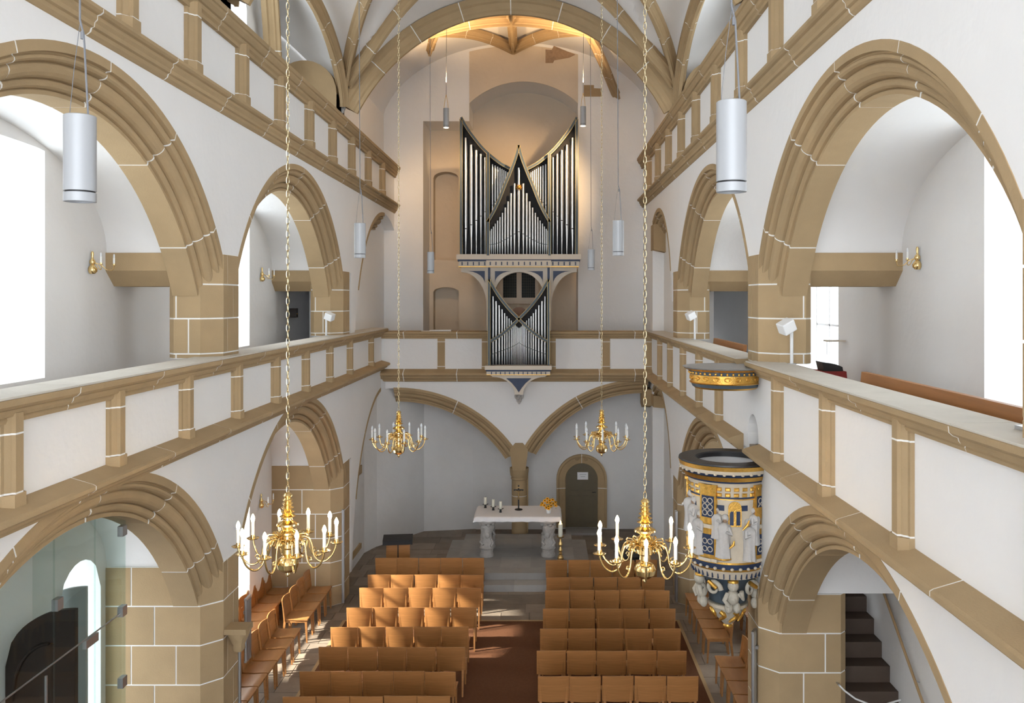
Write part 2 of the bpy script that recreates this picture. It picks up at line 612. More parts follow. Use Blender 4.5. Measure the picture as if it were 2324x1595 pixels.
# recess walls of the short bays, aisle cross walls, barrel vaults, outer walls
def aisle(S):
    par = struct('wall_aisle_' + S.n, 'white plastered %s aisle walls and vaults' % S.n)
    gz = S.sill1 - 0.06
    uz = S.sill2 - 0.05
    # back of the third bay recess
    MB().box(*sorted((S.s * (S.X + 0.29), S.s * (S.X + 0.9))), 18.85, END_Y, 0, gz).build('recess_wall', M['plaster_grey' if S is LS else 'plaster'], par)
    MB().box(*sorted((S.s * (S.X + 0.29), S.s * (S.X + 0.9))), 18.85, END_Y, gz, uz).build('recess_wall', M['plaster'], par)
    MB().box(*sorted((S.s * (S.X + 0.30), S.s * (S.X + 0.9))), 18.85, END_Y + 0.3, uz, 14.2).build('recess_wall', M['plaster'], par)
    # cross walls above the pier openings
    for py in PIER_Y:
        ze = 6.4 + 0.60
        zl = 6.4 - 3.46 if S is LS else 6.4 - 3.81
        MB().box(*sorted((S.s * (S.X + 0.10), S.s * (S.X + S.Wo))), py - 0.46, py + 0.46, ze, uz).build('cross_wall', M['plaster'], par)
        if S is LS or py != 11.6:
            MB().box(*sorted((S.s * (S.X + 0.10), S.s * (S.X + S.Wo))), py - 0.46, py + 0.46, zl, gz).build('cross_wall', M['plaster'], par)
        else:
            # opening for the gallery stair beside the pier
            mb = MB()
            mb.box(S.X + 0.10, S.X + 1.09, py - 0.46, py + 0.46, zl, gz)
            mb.box(S.X + 1.09, S.X + S.Wo, py - 0.46, py + 0.46, 2.87, gz)
            mb.build('cross_wall', M['plaster'], par)
    # barrel vaults behind the arches
    for lv in (0, 1):
        R, zc = S.low if lv == 0 else S.up
        for yc in BAY_C:
            if S is RS and lv == 0 and yc < 10:
                pass
            rows = []
            zspr = (CZ + 0.60) if lv else (2.93 if S is LS else 2.59)
            rise = zc + R - BAND + 0.06 - zspr
            for k in range(41):
                a = math.radians(-90 + 180 * k / 40)
                yy, zz = yc + 2.93 * math.sin(a), zspr + rise * math.cos(a)
                rows.append([sp(S, yy, 0.50, zz), sp(S, yy, S.Wo + 0.05, zz)])
            MB().grid(rows).build('barrel_vault', M['plaster'], par, smooth=40)
    # gallery floors
    MB().box(*sorted((S.s * (S.X + 0.02), S.s * (S.X + S.Wo + 0.6))), -1.0, 18.9, gz - 0.10, gz).build('gallery_floor', M['slab'], par)
    MB().box(*sorted((S.s * (S.X + 0.02), S.s * (S.X + S.Wo + 0.6))), -1.0, 18.9, uz - 0.10, uz).build('gallery_floor', M['slab'], par)


aisle(LS)
aisle(RS)

# outer walls with deep window embrasures
WIN = []
win_n = 0


def outer_wall(S):
    global win_n
    par = struct('wall_outer_' + S.n, 'white plastered outer %s wall with deep window embrasures' % S.n)
    holes = []
    for yc in BAY_C:
        hw = 1.55 if S is LS else 1.25
        y0, y1 = yc - hw, yc + hw
        if S is RS:
            y0, y1 = yc - (2.0 if yc < 10 else 1.48), yc + (0.85 if yc < 10 else 1.4)
        holes.append((y0, y1, S.sill1 + 0.75, 8.12))
        holes.append((yc - 2.2, yc + 1.4, S.sill2 + 0.30, 12.6))
        if yc > 10:
            holes.append((y0, y1, 0.62 if S is LS else 1.05, 3.35))
    if S is LS:
        holes.append((10.02, 10.98, 0.0, 3.20))     # church door

    def iv(y):
        h = sorted([(a, b, y0, y1) for (y0, y1, a, b) in holes if y0 < y < y1])
        out, z = [], -0.02
        for a, b, y0, y1 in h:
            if b - a > 2 and y1 - y0 < 1.2 or True:
                c, hw = (y0 + y1) / 2, (y1 - y0) / 2
                rise = hw if y1 - y0 < 1.2 else (0.04 if 5 < a < 7 else 0.7)
                b = b - rise + rise * math.sqrt(max(0, 1 - ((y - c) / hw) ** 2))
            if a > z + 1e-3:
                out.append((z, a))
            z = b
        out.append((z, 14.2))
        return out
    us = breaks(frange(-7.0, END_Y + 1.6, 0.5), *[v for h in holes for v in frange(h[0], h[1], 0.12)])
    mb = MB()
    colwall(mb, us, iv, lambda y, t, z: sp(S, y, t, z), S.Wo, S.Wo + 0.65)
    mb.build('outer_masonry', M['plaster'], par, weld=True)
    for (y0, y1, a, b) in holes:
        if y1 - y0 < 1.2:
            continue
        win_n += 1
        wn = struct('window_%d' % win_n, 'round-arched clear glass window')
        tw = S.Wo + 0.58
        nx, nz = 4, 4
        fb = MB()
        for k in range(nx + 1):
            y = y0 + (y1 - y0) * k / nx
            fb.box(*sorted((S.s * (S.X + tw), S.s * (S.X + tw + 0.04))), y - 0.02, y + 0.02, a, b)
        for k in range(nz + 1):
            z = a + (b - a) * k / nz
            fb.box(*sorted((S.s * (S.X + tw), S.s * (S.X + tw + 0.04))), y0, y1, z - 0.02, z + 0.02)
        fb.build('window_frame', M['white'], wn)
        for i in range(nx):
            for k in range(nz):
                ya, yb = y0 + (y1 - y0) * i / nx + 0.021, y0 + (y1 - y0) * (i + 1) / nx - 0.021
                za, zb = a + (b - a) * k / nz + 0.021, a + (b - a) * (k + 1) / nz - 0.021
                MB().box(*sorted((S.s * (S.X + tw + 0.015), S.s * (S.X + tw + 0.022))), ya, yb, za, zb).build('pane', M['glass'], wn)
        portal(sp(S, (y0 + y1) / 2, S.Wo + 0.66, (a + b) / 2), y1 - y0, b - a, (-S.s, 0, 0))
    if S is LS:
        portal(sp(S, 10.5, S.Wo + 0.66, 1.6), 0.96, 3.2, (-S.s, 0, 0))


outer_wall(LS)
outer_wall(RS)
portal((-0.5, -7.0, 6.5), 10.2, 12.4, (0, 1, 0))


# ------------------------------------------------------------------ piers in coursed ashlar
def pier(S, py, lower):
    W = 0.64 if not lower else (S.Wo if S is LS else 1.09)
    pr = -0.014
    c = 0.22
    y0, y1 = py - 0.5, py + 0.5
    out_c = 0.09 if (not lower or S is RS) else 0.0
    poly = [(pr, y0 + c), (c + pr, y0), (W - out_c, y0), (W, y0 + out_c), (W, y1 - out_c), (W - out_c, y1), (c + pr, y1), (pr, y1 - c)]
    near = 'far' if py > 15 else ('near' if py > 8 else 'nearest')
    par = struct('pillar', '%s ashlar sandstone pier on the %s side, %s' % (near, S.n, 'ground floor' if lower else 'gallery floor'))
    if lower:
        top = CZ - 3.46 if S is LS else CZ - 3.81
        zs = [top - 0.508 * k for k in range(7)]
        zs = [z for z in zs if z > 0.1] + [0.0]
    else:
        zs = [CZ + 0.60, CZ + 0.195, CZ - 0.25, CZ - 0.705, S.rail1 - 0.02]
    n = 0
    g = 0.010
    for i in range(len(zs) - 1):
        zt, zb = zs[i], zs[i + 1]
        if lower:
            cutw = [0.52, 1.10] if i % 2 == 0 else [0.80]
            cutw = [x for x in cutw if x < W - 0.2]
        else:
            cutw = [0.36] if i % 2 == 0 else [0.54 - 0.02]
        edges = [-1.0] + cutw + [5.0]
        for k in range(len(edges) - 1):
            p = clip_poly(poly, -1, 0, -(edges[k] + (g if k else 0)))
            p = clip_poly(p, 1, 0, edges[k + 1] - (g if k < len(edges) - 2 else 0))
            if k == 0:
                yc = py + (0.08 if i % 2 else -0.13)
                parts = [clip_poly(p, 0, 1, yc - g), clip_poly(p, 0, -1, -(yc + g))]
            else:
                parts = [p]
            for q in parts:
                if len(q) >= 3:
                    MB().prism(q, lambda u, v, t: sp(S, v, u, t), zb + g, zt - g).build('ashlar_block', M['stone'], par)
    ins = 0.006
    pm = [(pr + ins, y0 + c + 0.002), (c + pr + ins, y0 + ins), (W - out_c, y0 + ins), (W - ins, y0 + out_c), (W - ins, y1 - out_c), (W - out_c, y1 - ins), (c + pr, y1 - ins), (pr + ins, y1 - c - 0.002)]
    MB().prism(pm, lambda u, v, t: sp(S, v, u, t), zs[-1], zs[0] - 0.003).build('mortar_core', M['mortar'], par)
    if not lower:
        # lintel across the gallery passage
        lp = [(y0 + 0.0, CZ + 0.60), (y0, CZ + 0.37), (y0 + 0.22, CZ + 0.17), (y1 - 0.22, CZ + 0.17), (y1, CZ + 0.37), (y1, CZ + 0.60)]
        MB().prism(lp, lambda u, v, t: sp(S, u, t, v), W - 0.10, S.Wo + 0.02).build('lintel_stone', M['stone'], par)
        # upper shaft behind the top gallery, where the vault ribs start
        MB().prism(clip_poly(poly, 1, 0, 0.5), lambda u, v, t: sp(S, v, u + 0.16, t), S.sill2 - 0.05, 10.55).build('upper_shaft', M['stone'], par)
    return par


for S in (LS, RS):
    for py in PIER_Y:
        pier(S, py, False)
        if py > 5:
            pier(S, py, True)


# ------------------------------------------------------------------ gallery parapets
SILL1 = [(0.04, 0.055), (-0.20, -0.015), (-0.225, -0.03), (-0.225, -0.065), (-0.20, -0.085), (-0.165, -0.095), (-0.15, -0.125), (-0.12, -0.15), (-0.085, -0.16), (-0.07, -0.19), (-0.03, -0.205), (0.04, -0.205)]
RAIL1 = [(0.04, 0.0), (-0.05, 0.0), (-0.06, 0.03), (-0.055, 0.045), (-0.085, 0.055), (-0.10, 0.085), (-0.105, 0.11), (-0.14, 0.125), (-0.165, 0.15), (-0.17, 0.20), (0.28, 0.22), (0.28, 0.0)]
SILL2 = [(0.04, 0.03), (-0.14, 0.0), (-0.17, -0.02), (-0.17, -0.055), (-0.145, -0.075), (-0.115, -0.085), (-0.115, -0.12), (-0.09, -0.15), (-0.085, -0.19), (-0.055, -0.20), (-0.045, -0.235), (-0.015, -0.26), (0.04, -0.275)]
RAIL2 = [(0.04, 0.0), (-0.055, 0.0), (-0.055, 0.05), (-0.085, 0.075), (-0.09, 0.125), (-0.115, 0.135), (-0.15, 0.18), (-0.155, 0.215), (-0.175, 0.225), (-0.175, 0.29), (0.25, 0.30), (0.25, 0.0)]


def post_meshes(S, h, scale, tagname):
    sx = S.s
    pf = [(-0.125, 0.02), (-0.125, -0.035), (-0.095, -0.04), (-0.075, -0.065), (-0.055, -0.075), (-0.05, -0.105), (0.05, -0.105), (0.055, -0.075), (0.075, -0.065), (0.095, -0.04), (0.125, -0.035), (0.125, 0.02)]
    blk = [(-0.13, 0.02), (-0.13, -0.045), (-0.075, -0.112), (0.075, -0.112), (0.13, -0.045), (0.13, 0.02)]
    pf = [(a * scale, b * scale) for a, b in pf]
    blk = [(a * scale, b * scale) for a, b in blk]
    f = lambda u, v, t: (sx * v, u, t)
    sh = MB().prism(pf, f, 0.13, h - 0.09).mesh('post_' + tagname, 25)
    ba = MB().prism(blk, f, -0.03, 0.115).mesh('post_base_' + tagname)
    ca = MB().prism(pf, f, h - 0.075, h + 0.08).mesh('post_cap_' + tagname, 25)
    j1 = MB().prism([(a * 0.985, b * 0.985) for a, b in pf], f, 0.11, 0.135).mesh('joint_' + tagname)
    j2 = MB().prism([(a * 0.985, b * 0.985) for a, b in pf], f, h - 0.092, h - 0.072).mesh('joint_' + tagname)
    for m in (sh, ba, ca):
        m.materials.append(M['stone'])
    for m in (j1, j2):
        m.materials.append(M['mortar'])
    return sh, ba, ca, j1, j2


def place_post(par, meshes, loc, rotz=0.0):
    sh, ba, ca, j1, j2 = meshes
    o = link('post', sh, par, loc, rotz)
    link('post_base', ba, o)
    link('post_cap', ca, o)
    link('mortar_joint', j1, o)
    link('mortar_joint', j2, o)
    return o


def runs(y0, y1, joints):
    c = [y0] + sorted(j for j in joints if y0 + 0.15 < j < y1 - 0.15) + [y1]
    return [(c[i], c[i + 1], 1) for i in range(len(c) - 1)]


def parapet(S, lv):
    zs, zp, zr = (S.sill1, S.post1, S.rail1) if lv == 0 else (S.sill2, S.post2, S.rail2)
    posts = S.posts1 if lv == 0 else S.posts2
    SIL, RAI = (SILL1, RAIL1) if lv == 0 else (SILL2, RAIL2)
    par = struct('parapet_wall', 'white panelled parapet with sandstone posts, %s %s gallery' % ('lower' if lv == 0 else 'upper', S.n))
    yend = GAL_Y + 0.05 if lv == 0 else END_Y
    segs_s = [(-1.0, yend)]
    segs_r = [(-1.0, yend)]
    if S is RS and lv == 0:
        segs_s = [(-1.0, 11.32), (12.2, yend)]
        segs_r = [(-1.0, 11.45), (12.05, yend)]
    posts = [posts[0] - 1.95 * k for k in (3, 2, 1)] + posts
    js = [(posts[i] + posts[i + 1]) / 2 for i in range(len(posts) - 1)] + [posts[0] - 0.85]
    hz = (zr - zp) / RAI[-2][1]
    RP = [(a, b * hz) for a, b in RAI]
    for (a, b) in segs_s:
        gap_sweep(lambda s, p: sp(S, s, p[0], zs + p[1]), SIL, runs(a, b, [j + 0.1 for j in js]), par, 'sill_stone', M['stone'], 0.02)
    for (a, b) in segs_r:
        gap_sweep(lambda s, p: sp(S, s, p[0], zp + p[1]), RP, runs(a, b, [j - 0.05 for j in js]), par, 'rail_stone', M['stone'], 0.02)
    if lv == 0:
        for (a, b) in segs_r:
            gap_sweep(lambda s, p: sp(S, s, p[0], zr + p[1]), [(-0.150, -0.018), (-0.150, 0.0), (0.275, 0.007), (0.275, -0.008)], runs(a, b, [j - 0.05 for j in js]), par, 'coping_slab', M['pale_stone'], 0.012)
    pm = post_meshes(S, zp - zs, 1.0 if lv == 0 else 1.2, '%s_%d' % (S.n, lv))
    for y in posts:
        place_post(par, pm, (S.s * S.X, y, zs))
    ys = [-1.0] + posts + [yend]
    for i in range(len(ys) - 1):
        if S is RS and lv == 0 and ys[i] < 11.6 < ys[i + 1]:
            # panel pierced by the pulpit doorway
            f = lambda y: [(4.55 + math.sqrt(max(0, 0.29 ** 2 - (y - 11.65) ** 2)) if 11.36 < y < 11.94 else zs - 0.13, zp + 0.10)]
            colwall(MB(), breaks([ys[i], ys[i + 1]], *frange(11.36, 11.94, 0.03)), f, lambda y, t, z: sp(S, y, t, z), 0.0, 0.22).build('panel', M['plaster'], par, weld=True)
            continue
        MB().box(*sorted((S.s * S.X, S.s * (S.X + 0.22))), ys[i], ys[i + 1], zs - 0.13, zp + 0.02).build('panel', M['plaster'], par)
    return par


for S in (LS, RS):
    for lv in (0, 1):
        parapet(S, lv)


# ------------------------------------------------------------------ organ gallery across the end
gx0, gx1 = -LS.X - 0.02, RS.X + 0.02
gal = struct('parapet_wall', 'white panelled parapet with sandstone posts of the organ gallery')
g_sill, g_post, g_rail = 4.52, 5.37, 5.57


def gp(x, wv, z):
    return (x, GAL_Y + wv, z)


gj = [-3.63, -2.24, 1.47, 2.4]
GS = [(a, b * 1.33) for a, b in SILL1]
gap_sweep(lambda s, p: gp(s, p[0], g_sill + p[1]), GS, runs(gx0, gx1, gj), gal, 'sill_stone', M['stone'], 0.02)
gap_sweep(lambda s, p: gp(s, p[0], g_post + p[1] * 0.92), RAIL1, runs(gx0, gx1, gj), gal, 'rail_stone', M['stone'], 0.02)
gm = post_meshes(RS, g_post - g_sill, 0.78, 'gallery')
for x in (-2.66, -1.50, 0.24, 1.66, 2.80):
    place_post(gal, gm, (x, GAL_Y, g_sill), -math.pi / 2)
xs = [gx0, -2.66, -1.50, 0.24, 1.66, gx1]
for i in range(5):
    MB().box(xs[i], xs[i + 1], GAL_Y, GAL_Y + 0.2, g_sill - 0.1, g_post + 0.02).build('panel', M['plaster'], gal)

# two big arches on a central column under the organ gallery
COLX = -0.625
ARL = (-3.83, 0.29, 3.80)
ARR = (2.64, 0.65, 3.66)
GARCH = [(0.0, -0.006), (0.07, -0.006), (0.085, 0.03), (0.12, 0.045), (0.15, 0.075), (0.17, 0.13), (0.20, 0.14), (0.23, 0.15), (0.26, 0.18), (0.29, 0.24), (0.30, 0.26), (0.34, 0.265), (0.36, 0.29), (0.40, 0.30), (0.40, 0.62), (0.0, 0.62)]
ga = struct(next_trim(), 'pair of moulded sandstone arches under the organ gallery')
for (xc, zc, R), a0, a1, jj in ((ARL, -1.2, 56.5, [25]), (ARR, -60.0, 2, [-29])):
    cuts = [a0] + jj + [a1]
    spans = [(math.radians(cuts[i]), math.radians(cuts[i + 1]), 10) for i in range(len(cuts) - 1)]
    gap_sweep(lambda a, p: gp(xc + (R - p[0]) * math.sin(a), p[1] - 0.01, zc + (R - p[0]) * math.cos(a)), GARCH, spans, ga, 'voussoir', M['stone'], 0.022 / R)
MB().prism([(-0.02, -0.30), (0.32, -0.38), (0.62, -0.30), (0.62, 0.12), (-0.02, 0.12)], lambda u, v, t: gp(t, u - 0.02, 3.92 + v), 2.62, 2.9).build('corbel_stone', M['stone'], ga)
colm = struct('column', 'round sandstone column under the organ gallery behind the altar')
MB().prism([(-0.17, 0.0), (0.17, 0.0), (0.24, 0.55), (0.10, 0.72), (-0.10, 0.72), (-0.24, 0.55)], lambda u, v, t: (COLX + u, GAL_Y + t, 1.92 + v), -0.03, 0.62).build('springer_stone', M['stone'], colm)
MB().lathe([(0.20, 1.62), (0.225, 1.66), (0.205, 1.69), (0.235, 1.74), (0.25, 1.86), (0.25, 1.94)], 20, (COLX, GAL_Y + 0.28, 0)).build('capital', M['stone'], colm, 30)
for z0, z1 in ((0.2, 0.72), (0.735, 1.2), (1.215, 1.62)):
    MB().lathe([(0.20, z0), (0.20, z1)], 20, (COLX, GAL_Y + 0.28, 0)).build('drum_stone', M['stone'], colm, 30)
MB().lathe([(0.197, 0.2), (0.197, 1.62)], 20, (COLX, GAL_Y + 0.28, 0)).build('mortar_core', M['mortar'], colm, 30)
# flat pilaster strip behind the shaft
MB().box(COLX + 0.10, COLX + 0.235, GAL_Y + 0.30, GAL_Y + 0.5, 0.2, 1.9).build('pilaster', M['stone'], colm)

gw = struct('wall_gallery', 'white plastered spandrel wall under the organ gallery')


def iv_g(x):
    z = 0
    if x < COLX:
        xc, zc, R = ARL
    else:
        xc, zc, R = ARR
    d = (R - 0.02) ** 2 - (x - xc) ** 2
    z = zc + math.sqrt(d) if d > 0 else 2.6
    return [(max(2.5, min(z, 4.38)), 4.42)]


colwall(MB(), breaks(frange(gx0, gx1, 0.1), COLX), iv_g, lambda x, t, z: gp(x, t, z), 0.0, 0.45).build('spandrel_wall', M['plaster'], gw, weld=True)
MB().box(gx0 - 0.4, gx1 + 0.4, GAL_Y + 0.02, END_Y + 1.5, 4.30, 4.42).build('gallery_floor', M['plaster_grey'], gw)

# wall under the organ gallery (polygonal)
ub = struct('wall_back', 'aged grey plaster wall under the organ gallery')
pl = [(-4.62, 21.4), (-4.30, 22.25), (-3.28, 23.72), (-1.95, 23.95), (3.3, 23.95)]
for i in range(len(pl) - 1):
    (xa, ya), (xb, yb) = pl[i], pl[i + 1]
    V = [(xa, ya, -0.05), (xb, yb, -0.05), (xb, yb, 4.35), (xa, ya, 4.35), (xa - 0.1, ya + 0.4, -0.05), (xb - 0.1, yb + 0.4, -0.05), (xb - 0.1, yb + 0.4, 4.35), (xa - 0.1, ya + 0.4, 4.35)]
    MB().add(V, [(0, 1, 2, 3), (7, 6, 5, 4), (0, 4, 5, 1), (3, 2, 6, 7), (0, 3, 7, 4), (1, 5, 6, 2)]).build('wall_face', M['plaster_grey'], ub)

# end wall above the gallery with a tall recess and a blind arch
ew = struct('wall_end', 'white plastered end wall with tall arched recess behind the organ')
RX0, RX1, AX0 = -3.40, 1.0, -2.09


def zC_(x):
    return 10.98 + 2.62 * math.sqrt(max(0.0, 1 - ((x + 0.685) / 3.95) ** 2))


def iv_e(x):
    if x < RX0 or x > RX1:
        return [(4.3, 14.3)]
    if x < AX0:
        return [(11.455, 14.3)]
    c, hw = (AX0 + RX1) / 2, (RX1 - AX0) / 2
    R = (hw ** 2 + 0.62 ** 2) / (2 * 0.62)
    return [(11.96 + math.sqrt(max(0, R * R - (x - c) ** 2)) - (R - 0.62), 14.3)]


colwall(MB(), breaks(frange(-5.8, 4.8, 0.5), RX0, AX0, RX1, *frange(AX0, RX1, 0.1)), iv_e, lambda x, t, z: (x, END_Y + t, z), 0.0, 1.35).build('end_masonry', M['plaster'], ew, weld=True)


def iv_r(x):
    out = [(4.3, 13.4)]
    if -3.28 < x < -2.52:
        c = -2.9
        up = 10.02 + 0.20 * math.sqrt(max(0, 1 - ((x - c) / 0.38) ** 2))
        lo = 6.62 + 0.14 * math.sqrt(max(0, 1 - ((x - c) / 0.38) ** 2))
        out = [(4.3, 5.3), (lo, 7.58), (up, 13.4)]
    return out


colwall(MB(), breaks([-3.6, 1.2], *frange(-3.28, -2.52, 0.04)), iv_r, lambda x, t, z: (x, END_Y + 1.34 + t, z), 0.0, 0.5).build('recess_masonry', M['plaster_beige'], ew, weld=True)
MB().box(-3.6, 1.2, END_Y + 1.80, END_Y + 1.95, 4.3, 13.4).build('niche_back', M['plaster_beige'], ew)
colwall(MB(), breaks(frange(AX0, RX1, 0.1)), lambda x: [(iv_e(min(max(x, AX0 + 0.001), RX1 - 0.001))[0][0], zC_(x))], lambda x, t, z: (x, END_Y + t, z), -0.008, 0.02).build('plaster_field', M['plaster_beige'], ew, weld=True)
# patches of old wall painting
def patch(pts, d):
    P = [at(x, y, d) for x, y in pts]
    V = [tuple(p) for p in P] + [(p.x, p.y + 0.03, p.z) for p in P]
    n = len(P)
    return MB().add(V, [tuple(range(n)), tuple(range(n, 2 * n))[::-1]] + [(i, (i + 1) % n, n + (i + 1) % n, n + i) for i in range(n)])
patch([(1238, 112), (1252, 113), (1257, 104), (1306, 124), (1292, 131), (1258, 137), (1255, 143), (1238, 143)], END_Y - 0.012).build('fresco_fragment', M['old_paint'], ew)
patch([(1325, 193), (1348, 193), (1348, 200), (1365, 201), (1365, 219), (1325, 219)], END_Y - 0.012).build('fresco_fragment', M['stone'], ew)

# fragment of a stone door frame on the right gallery wall beside the far pier
df = struct(next_trim(), 'fragment of a rounded sandstone door frame on the upper right wall')
def dfp(y, z, t):
    return sp(RS, y, 0.33 + t, z)
for poly in ([(19.95, 4.6), (20.3, 4.6), (20.3, 6.02), (19.95, 6.02)], [(19.95, 6.04), (20.3, 6.04), (20.22, 6.32), (20.0, 6.55), (19.5, 6.72), (19.5, 6.38), (19.82, 6.25)]):
    MB().prism(poly, lambda u, v, t: dfp(u, v, t), -0.02, 0.06).build('frame_stone', M['stone'], df)

# ------------------------------------------------------------------ vault
XC = (RS.X - LS.X) / 2
HW = (RS.X + LS.X) / 2


def zA(x):
    d = 4.10 ** 2 - (x - XC) ** 2
    return 8.45 + math.sqrt(d) + 0.24 * max(0, math.cos(1.4 * math.asin(min(1, abs(x - XC) / 4.10)))) if d > 0 else 0


def zB(y, x):
    yc = min(BAY_C, key=lambda c: abs(c - y))
    e = 1 - ((y - yc) / 3.42) ** 2
    wv = max(0.0, -LS.X - x, x - RS.X)
    return 10.45 + 1.62 * math.sqrt(max(0.0, e)) + wv * 0.95


ce = struct('ceiling', 'white plastered net vault over the nave')
MB().box(-6.3, 5.3, -7.0, 4.85, 12.75, 12.95).build('vault_surface', M['plaster'], ce)
rows = []
for y in frange(4.8, 18.4, 0.17):
    rows.append([(x, y, max(zA(x), zB(y, x)) + 0.10) for x in frange(-5.75, 4.75, 0.125)])
MB().grid(rows).build('vault_surface', M['plaster'], ce, smooth=22)


def zC(x):
    return 11.0 + 2.62 * math.sqrt(max(0.0, 1 - ((x - XC) / 3.95) ** 2))


rows = []
for y in frange(18.3, END_Y + 0.1, 0.5):
    rows.append([(x, y, zC(x) + 0.06) for x in frange(-4.62, 3.25, 0.15)])
MB().grid(rows).build('vault_surface', M['plaster'], ce, smooth=40)
colwall(MB(), frange(-5.8, 4.8, 0.15), lambda x: [(max(zA(x) + 0.02, 10.4), 14.2)], lambda x, t, z: (x, 18.42 + t, z), 0.0, 0.12).build('vault_diaphragm', M['plaster'], ce, weld=True)

RIBP = [(-0.12, 0.06), (-0.12, -0.03), (-0.085, -0.05), (-0.06, -0.10), (-0.055, -0.13), (-0.03, -0.15), (-0.03, -0.20), (0.03, -0.20), (0.03, -0.15), (0.055, -0.13), (0.06, -0.10), (0.085, -0.05), (0.12, -0.03), (0.12, 0.06)]


def rib(pts, par, up=None, sc=1.0, joint=1.15):
    P = [Vector(p) for p in pts]
    L = [0.0]
    for i in range(1, len(P)):
        L.append(L[-1] + (P[i] - P[i - 1]).length)
    tot = L[-1]

    def pos(s):
        s = max(0.0, min(tot, s))
        for i in range(1, len(P)):
            if s <= L[i] + 1e-9:
                return P[i - 1].lerp(P[i], (s - L[i - 1]) / max(1e-9, L[i] - L[i - 1]))
        return P[-1]

    def fr(s, p):
        t = (pos(s + 0.06) - pos(s - 0.06)).normalized()
        u = Vector(up) if up else Vector((0, 0, 1))
        n = (u - t * u.dot(t))
        if n.length < 1e-4:
            n = t.orthogonal()
        n.normalize()
        sd = t.cross(n)
        q = pos(s) + sd * p[0] * sc + n * p[1] * sc
        return tuple(q)
    k = max(1, int(round(tot / joint)))
    spans = [(tot * i / k, tot * (i + 1) / k, max(3, int(tot / k / 0.15))) for i in range(k)]
    gap_sweep(fr, RIBP, spans, par, 'rib_stone', M['stone'], 0.02)


ribs = struct(next_trim(), 'sandstone ribs of the nave vault')
for py in (18.4, 11.6):
    pts = []
    R = 4.07
    for k in range(41):
        a = math.radians(-60.3 + 120.6 * k / 40)
        pts.append((XC + R * math.sin(a), py, 8.43 + R * math.cos(a) + 0.04 + 0.24 * max(0, math.cos(a * 1.4))))
    rib(pts, ribs, sc=1.45)
for S in (LS, RS):
    sx, X = S.s, S.s * S.X
    for yc in BAY_C:
        for e in (-1, 1):
            ys = yc + e * 3.25
            pts = []
            for k in range(21):
                u = k / 20
                x, y = X * 0.985 + (XC - X * 0.985) * u, ys + (yc - ys) * u
                pts.append((x, y, max(zA(x), zB(y, x)) * 1.0 + 0.06))
            rib(pts, ribs)
            pts = []
            for k in range(21):
                u = k / 20
                x, y = X * 0.995 + (X * 0.62 + XC * 0.38 - X * 0.995) * u, ys + 0.02 + (yc - ys) * u
                pts.append((x, y, max(zA(x), zB(y, x)) + 0.05))
            rib(pts, ribs, sc=0.95)
        pts = [(X + sx * 0.02, yc + 3.3 * math.sin(a), 10.38 + 1.62 * math.cos(a)) for a in [math.radians(-86 + 172 * k / 40) for k in range(41)]]
        rib(pts, ribs, sc=1.0)
        # springer rib rising on the wall of the top gallery
        pts = [sp(S, yc + 2.3 - 0.7 * u * u, S.Wo - 0.18 - 0.12 * u * u, 10.2 + 2.2 * u) for u in [k / 12 for k in range(13)]]
        rib(pts, ribs, up=(S.s, 0, 0.2), sc=1.15)
# rounded stone cross walls in the top galleries
for S in (LS, RS):
    for py in PIER_Y[1:]:
        c = 0.78
        poly = [(0.10, S.sill2), (S.Wo, S.sill2)] + [(c + 0.68 * math.sin(math.radians(a)), 10.72 + 0.68 * math.cos(math.radians(a))) for a in range(90, -91, -12)]
        for q in (clip_poly(poly, math.cos(0.45), -math.sin(0.45), c * math.cos(0.45) - 10.2 * math.sin(0.45) - 0.012), clip_poly(poly, -math.cos(0.45), math.sin(0.45), -(c * math.cos(0.45) - 10.2 * math.sin(0.45)) - 0.012)):
            if len(q) > 2:
                MB().prism(q, lambda u, v, t: sp(S, t, u, v), py - 0.42, py + 0.3).build('lunette_stone', M['stone'], ribs)
        MB().prism(poly, lambda u, v, t: sp(S, t, u, v - 0.005), py - 0.412, py + 0.29).build('mortar_core', M['mortar'], ribs)

cr = struct(next_trim(), 'sandstone star ribs of the vault over the organ')
Cc = at(1165, 108, END_Y - 0.15)
A1, A2 = at(992, 66, 21.6), at(1330, 64, 21.6)


def arc3(a, b, sag, n=12):
    a, b = Vector(a), Vector(b)
    return [a.lerp(b, k / n) + Vector((0, 0, sag * math.sin(math.pi * k / n))) for k in range(n + 1)]


rib(arc3(Cc, A1, 0.16), cr)
rib(arc3(Cc, A2, 0.16), cr)
rib(arc3(Cc, at(1158, 20, 20.2), 0.12), cr)
rib(arc3(at(970, 70, 21.4), at(1350, 70, 21.4), 0.32), cr)
rib(arc3(A1, at(975, 112, 23.2), 0.05), cr, joint=0.6)
rib([A2, at(1347, 95, 22.2), at(1372, 150, 23.0), at(1398, 214, END_Y - 0.12)], cr, up=(-0.5, -0.4, 0.7))
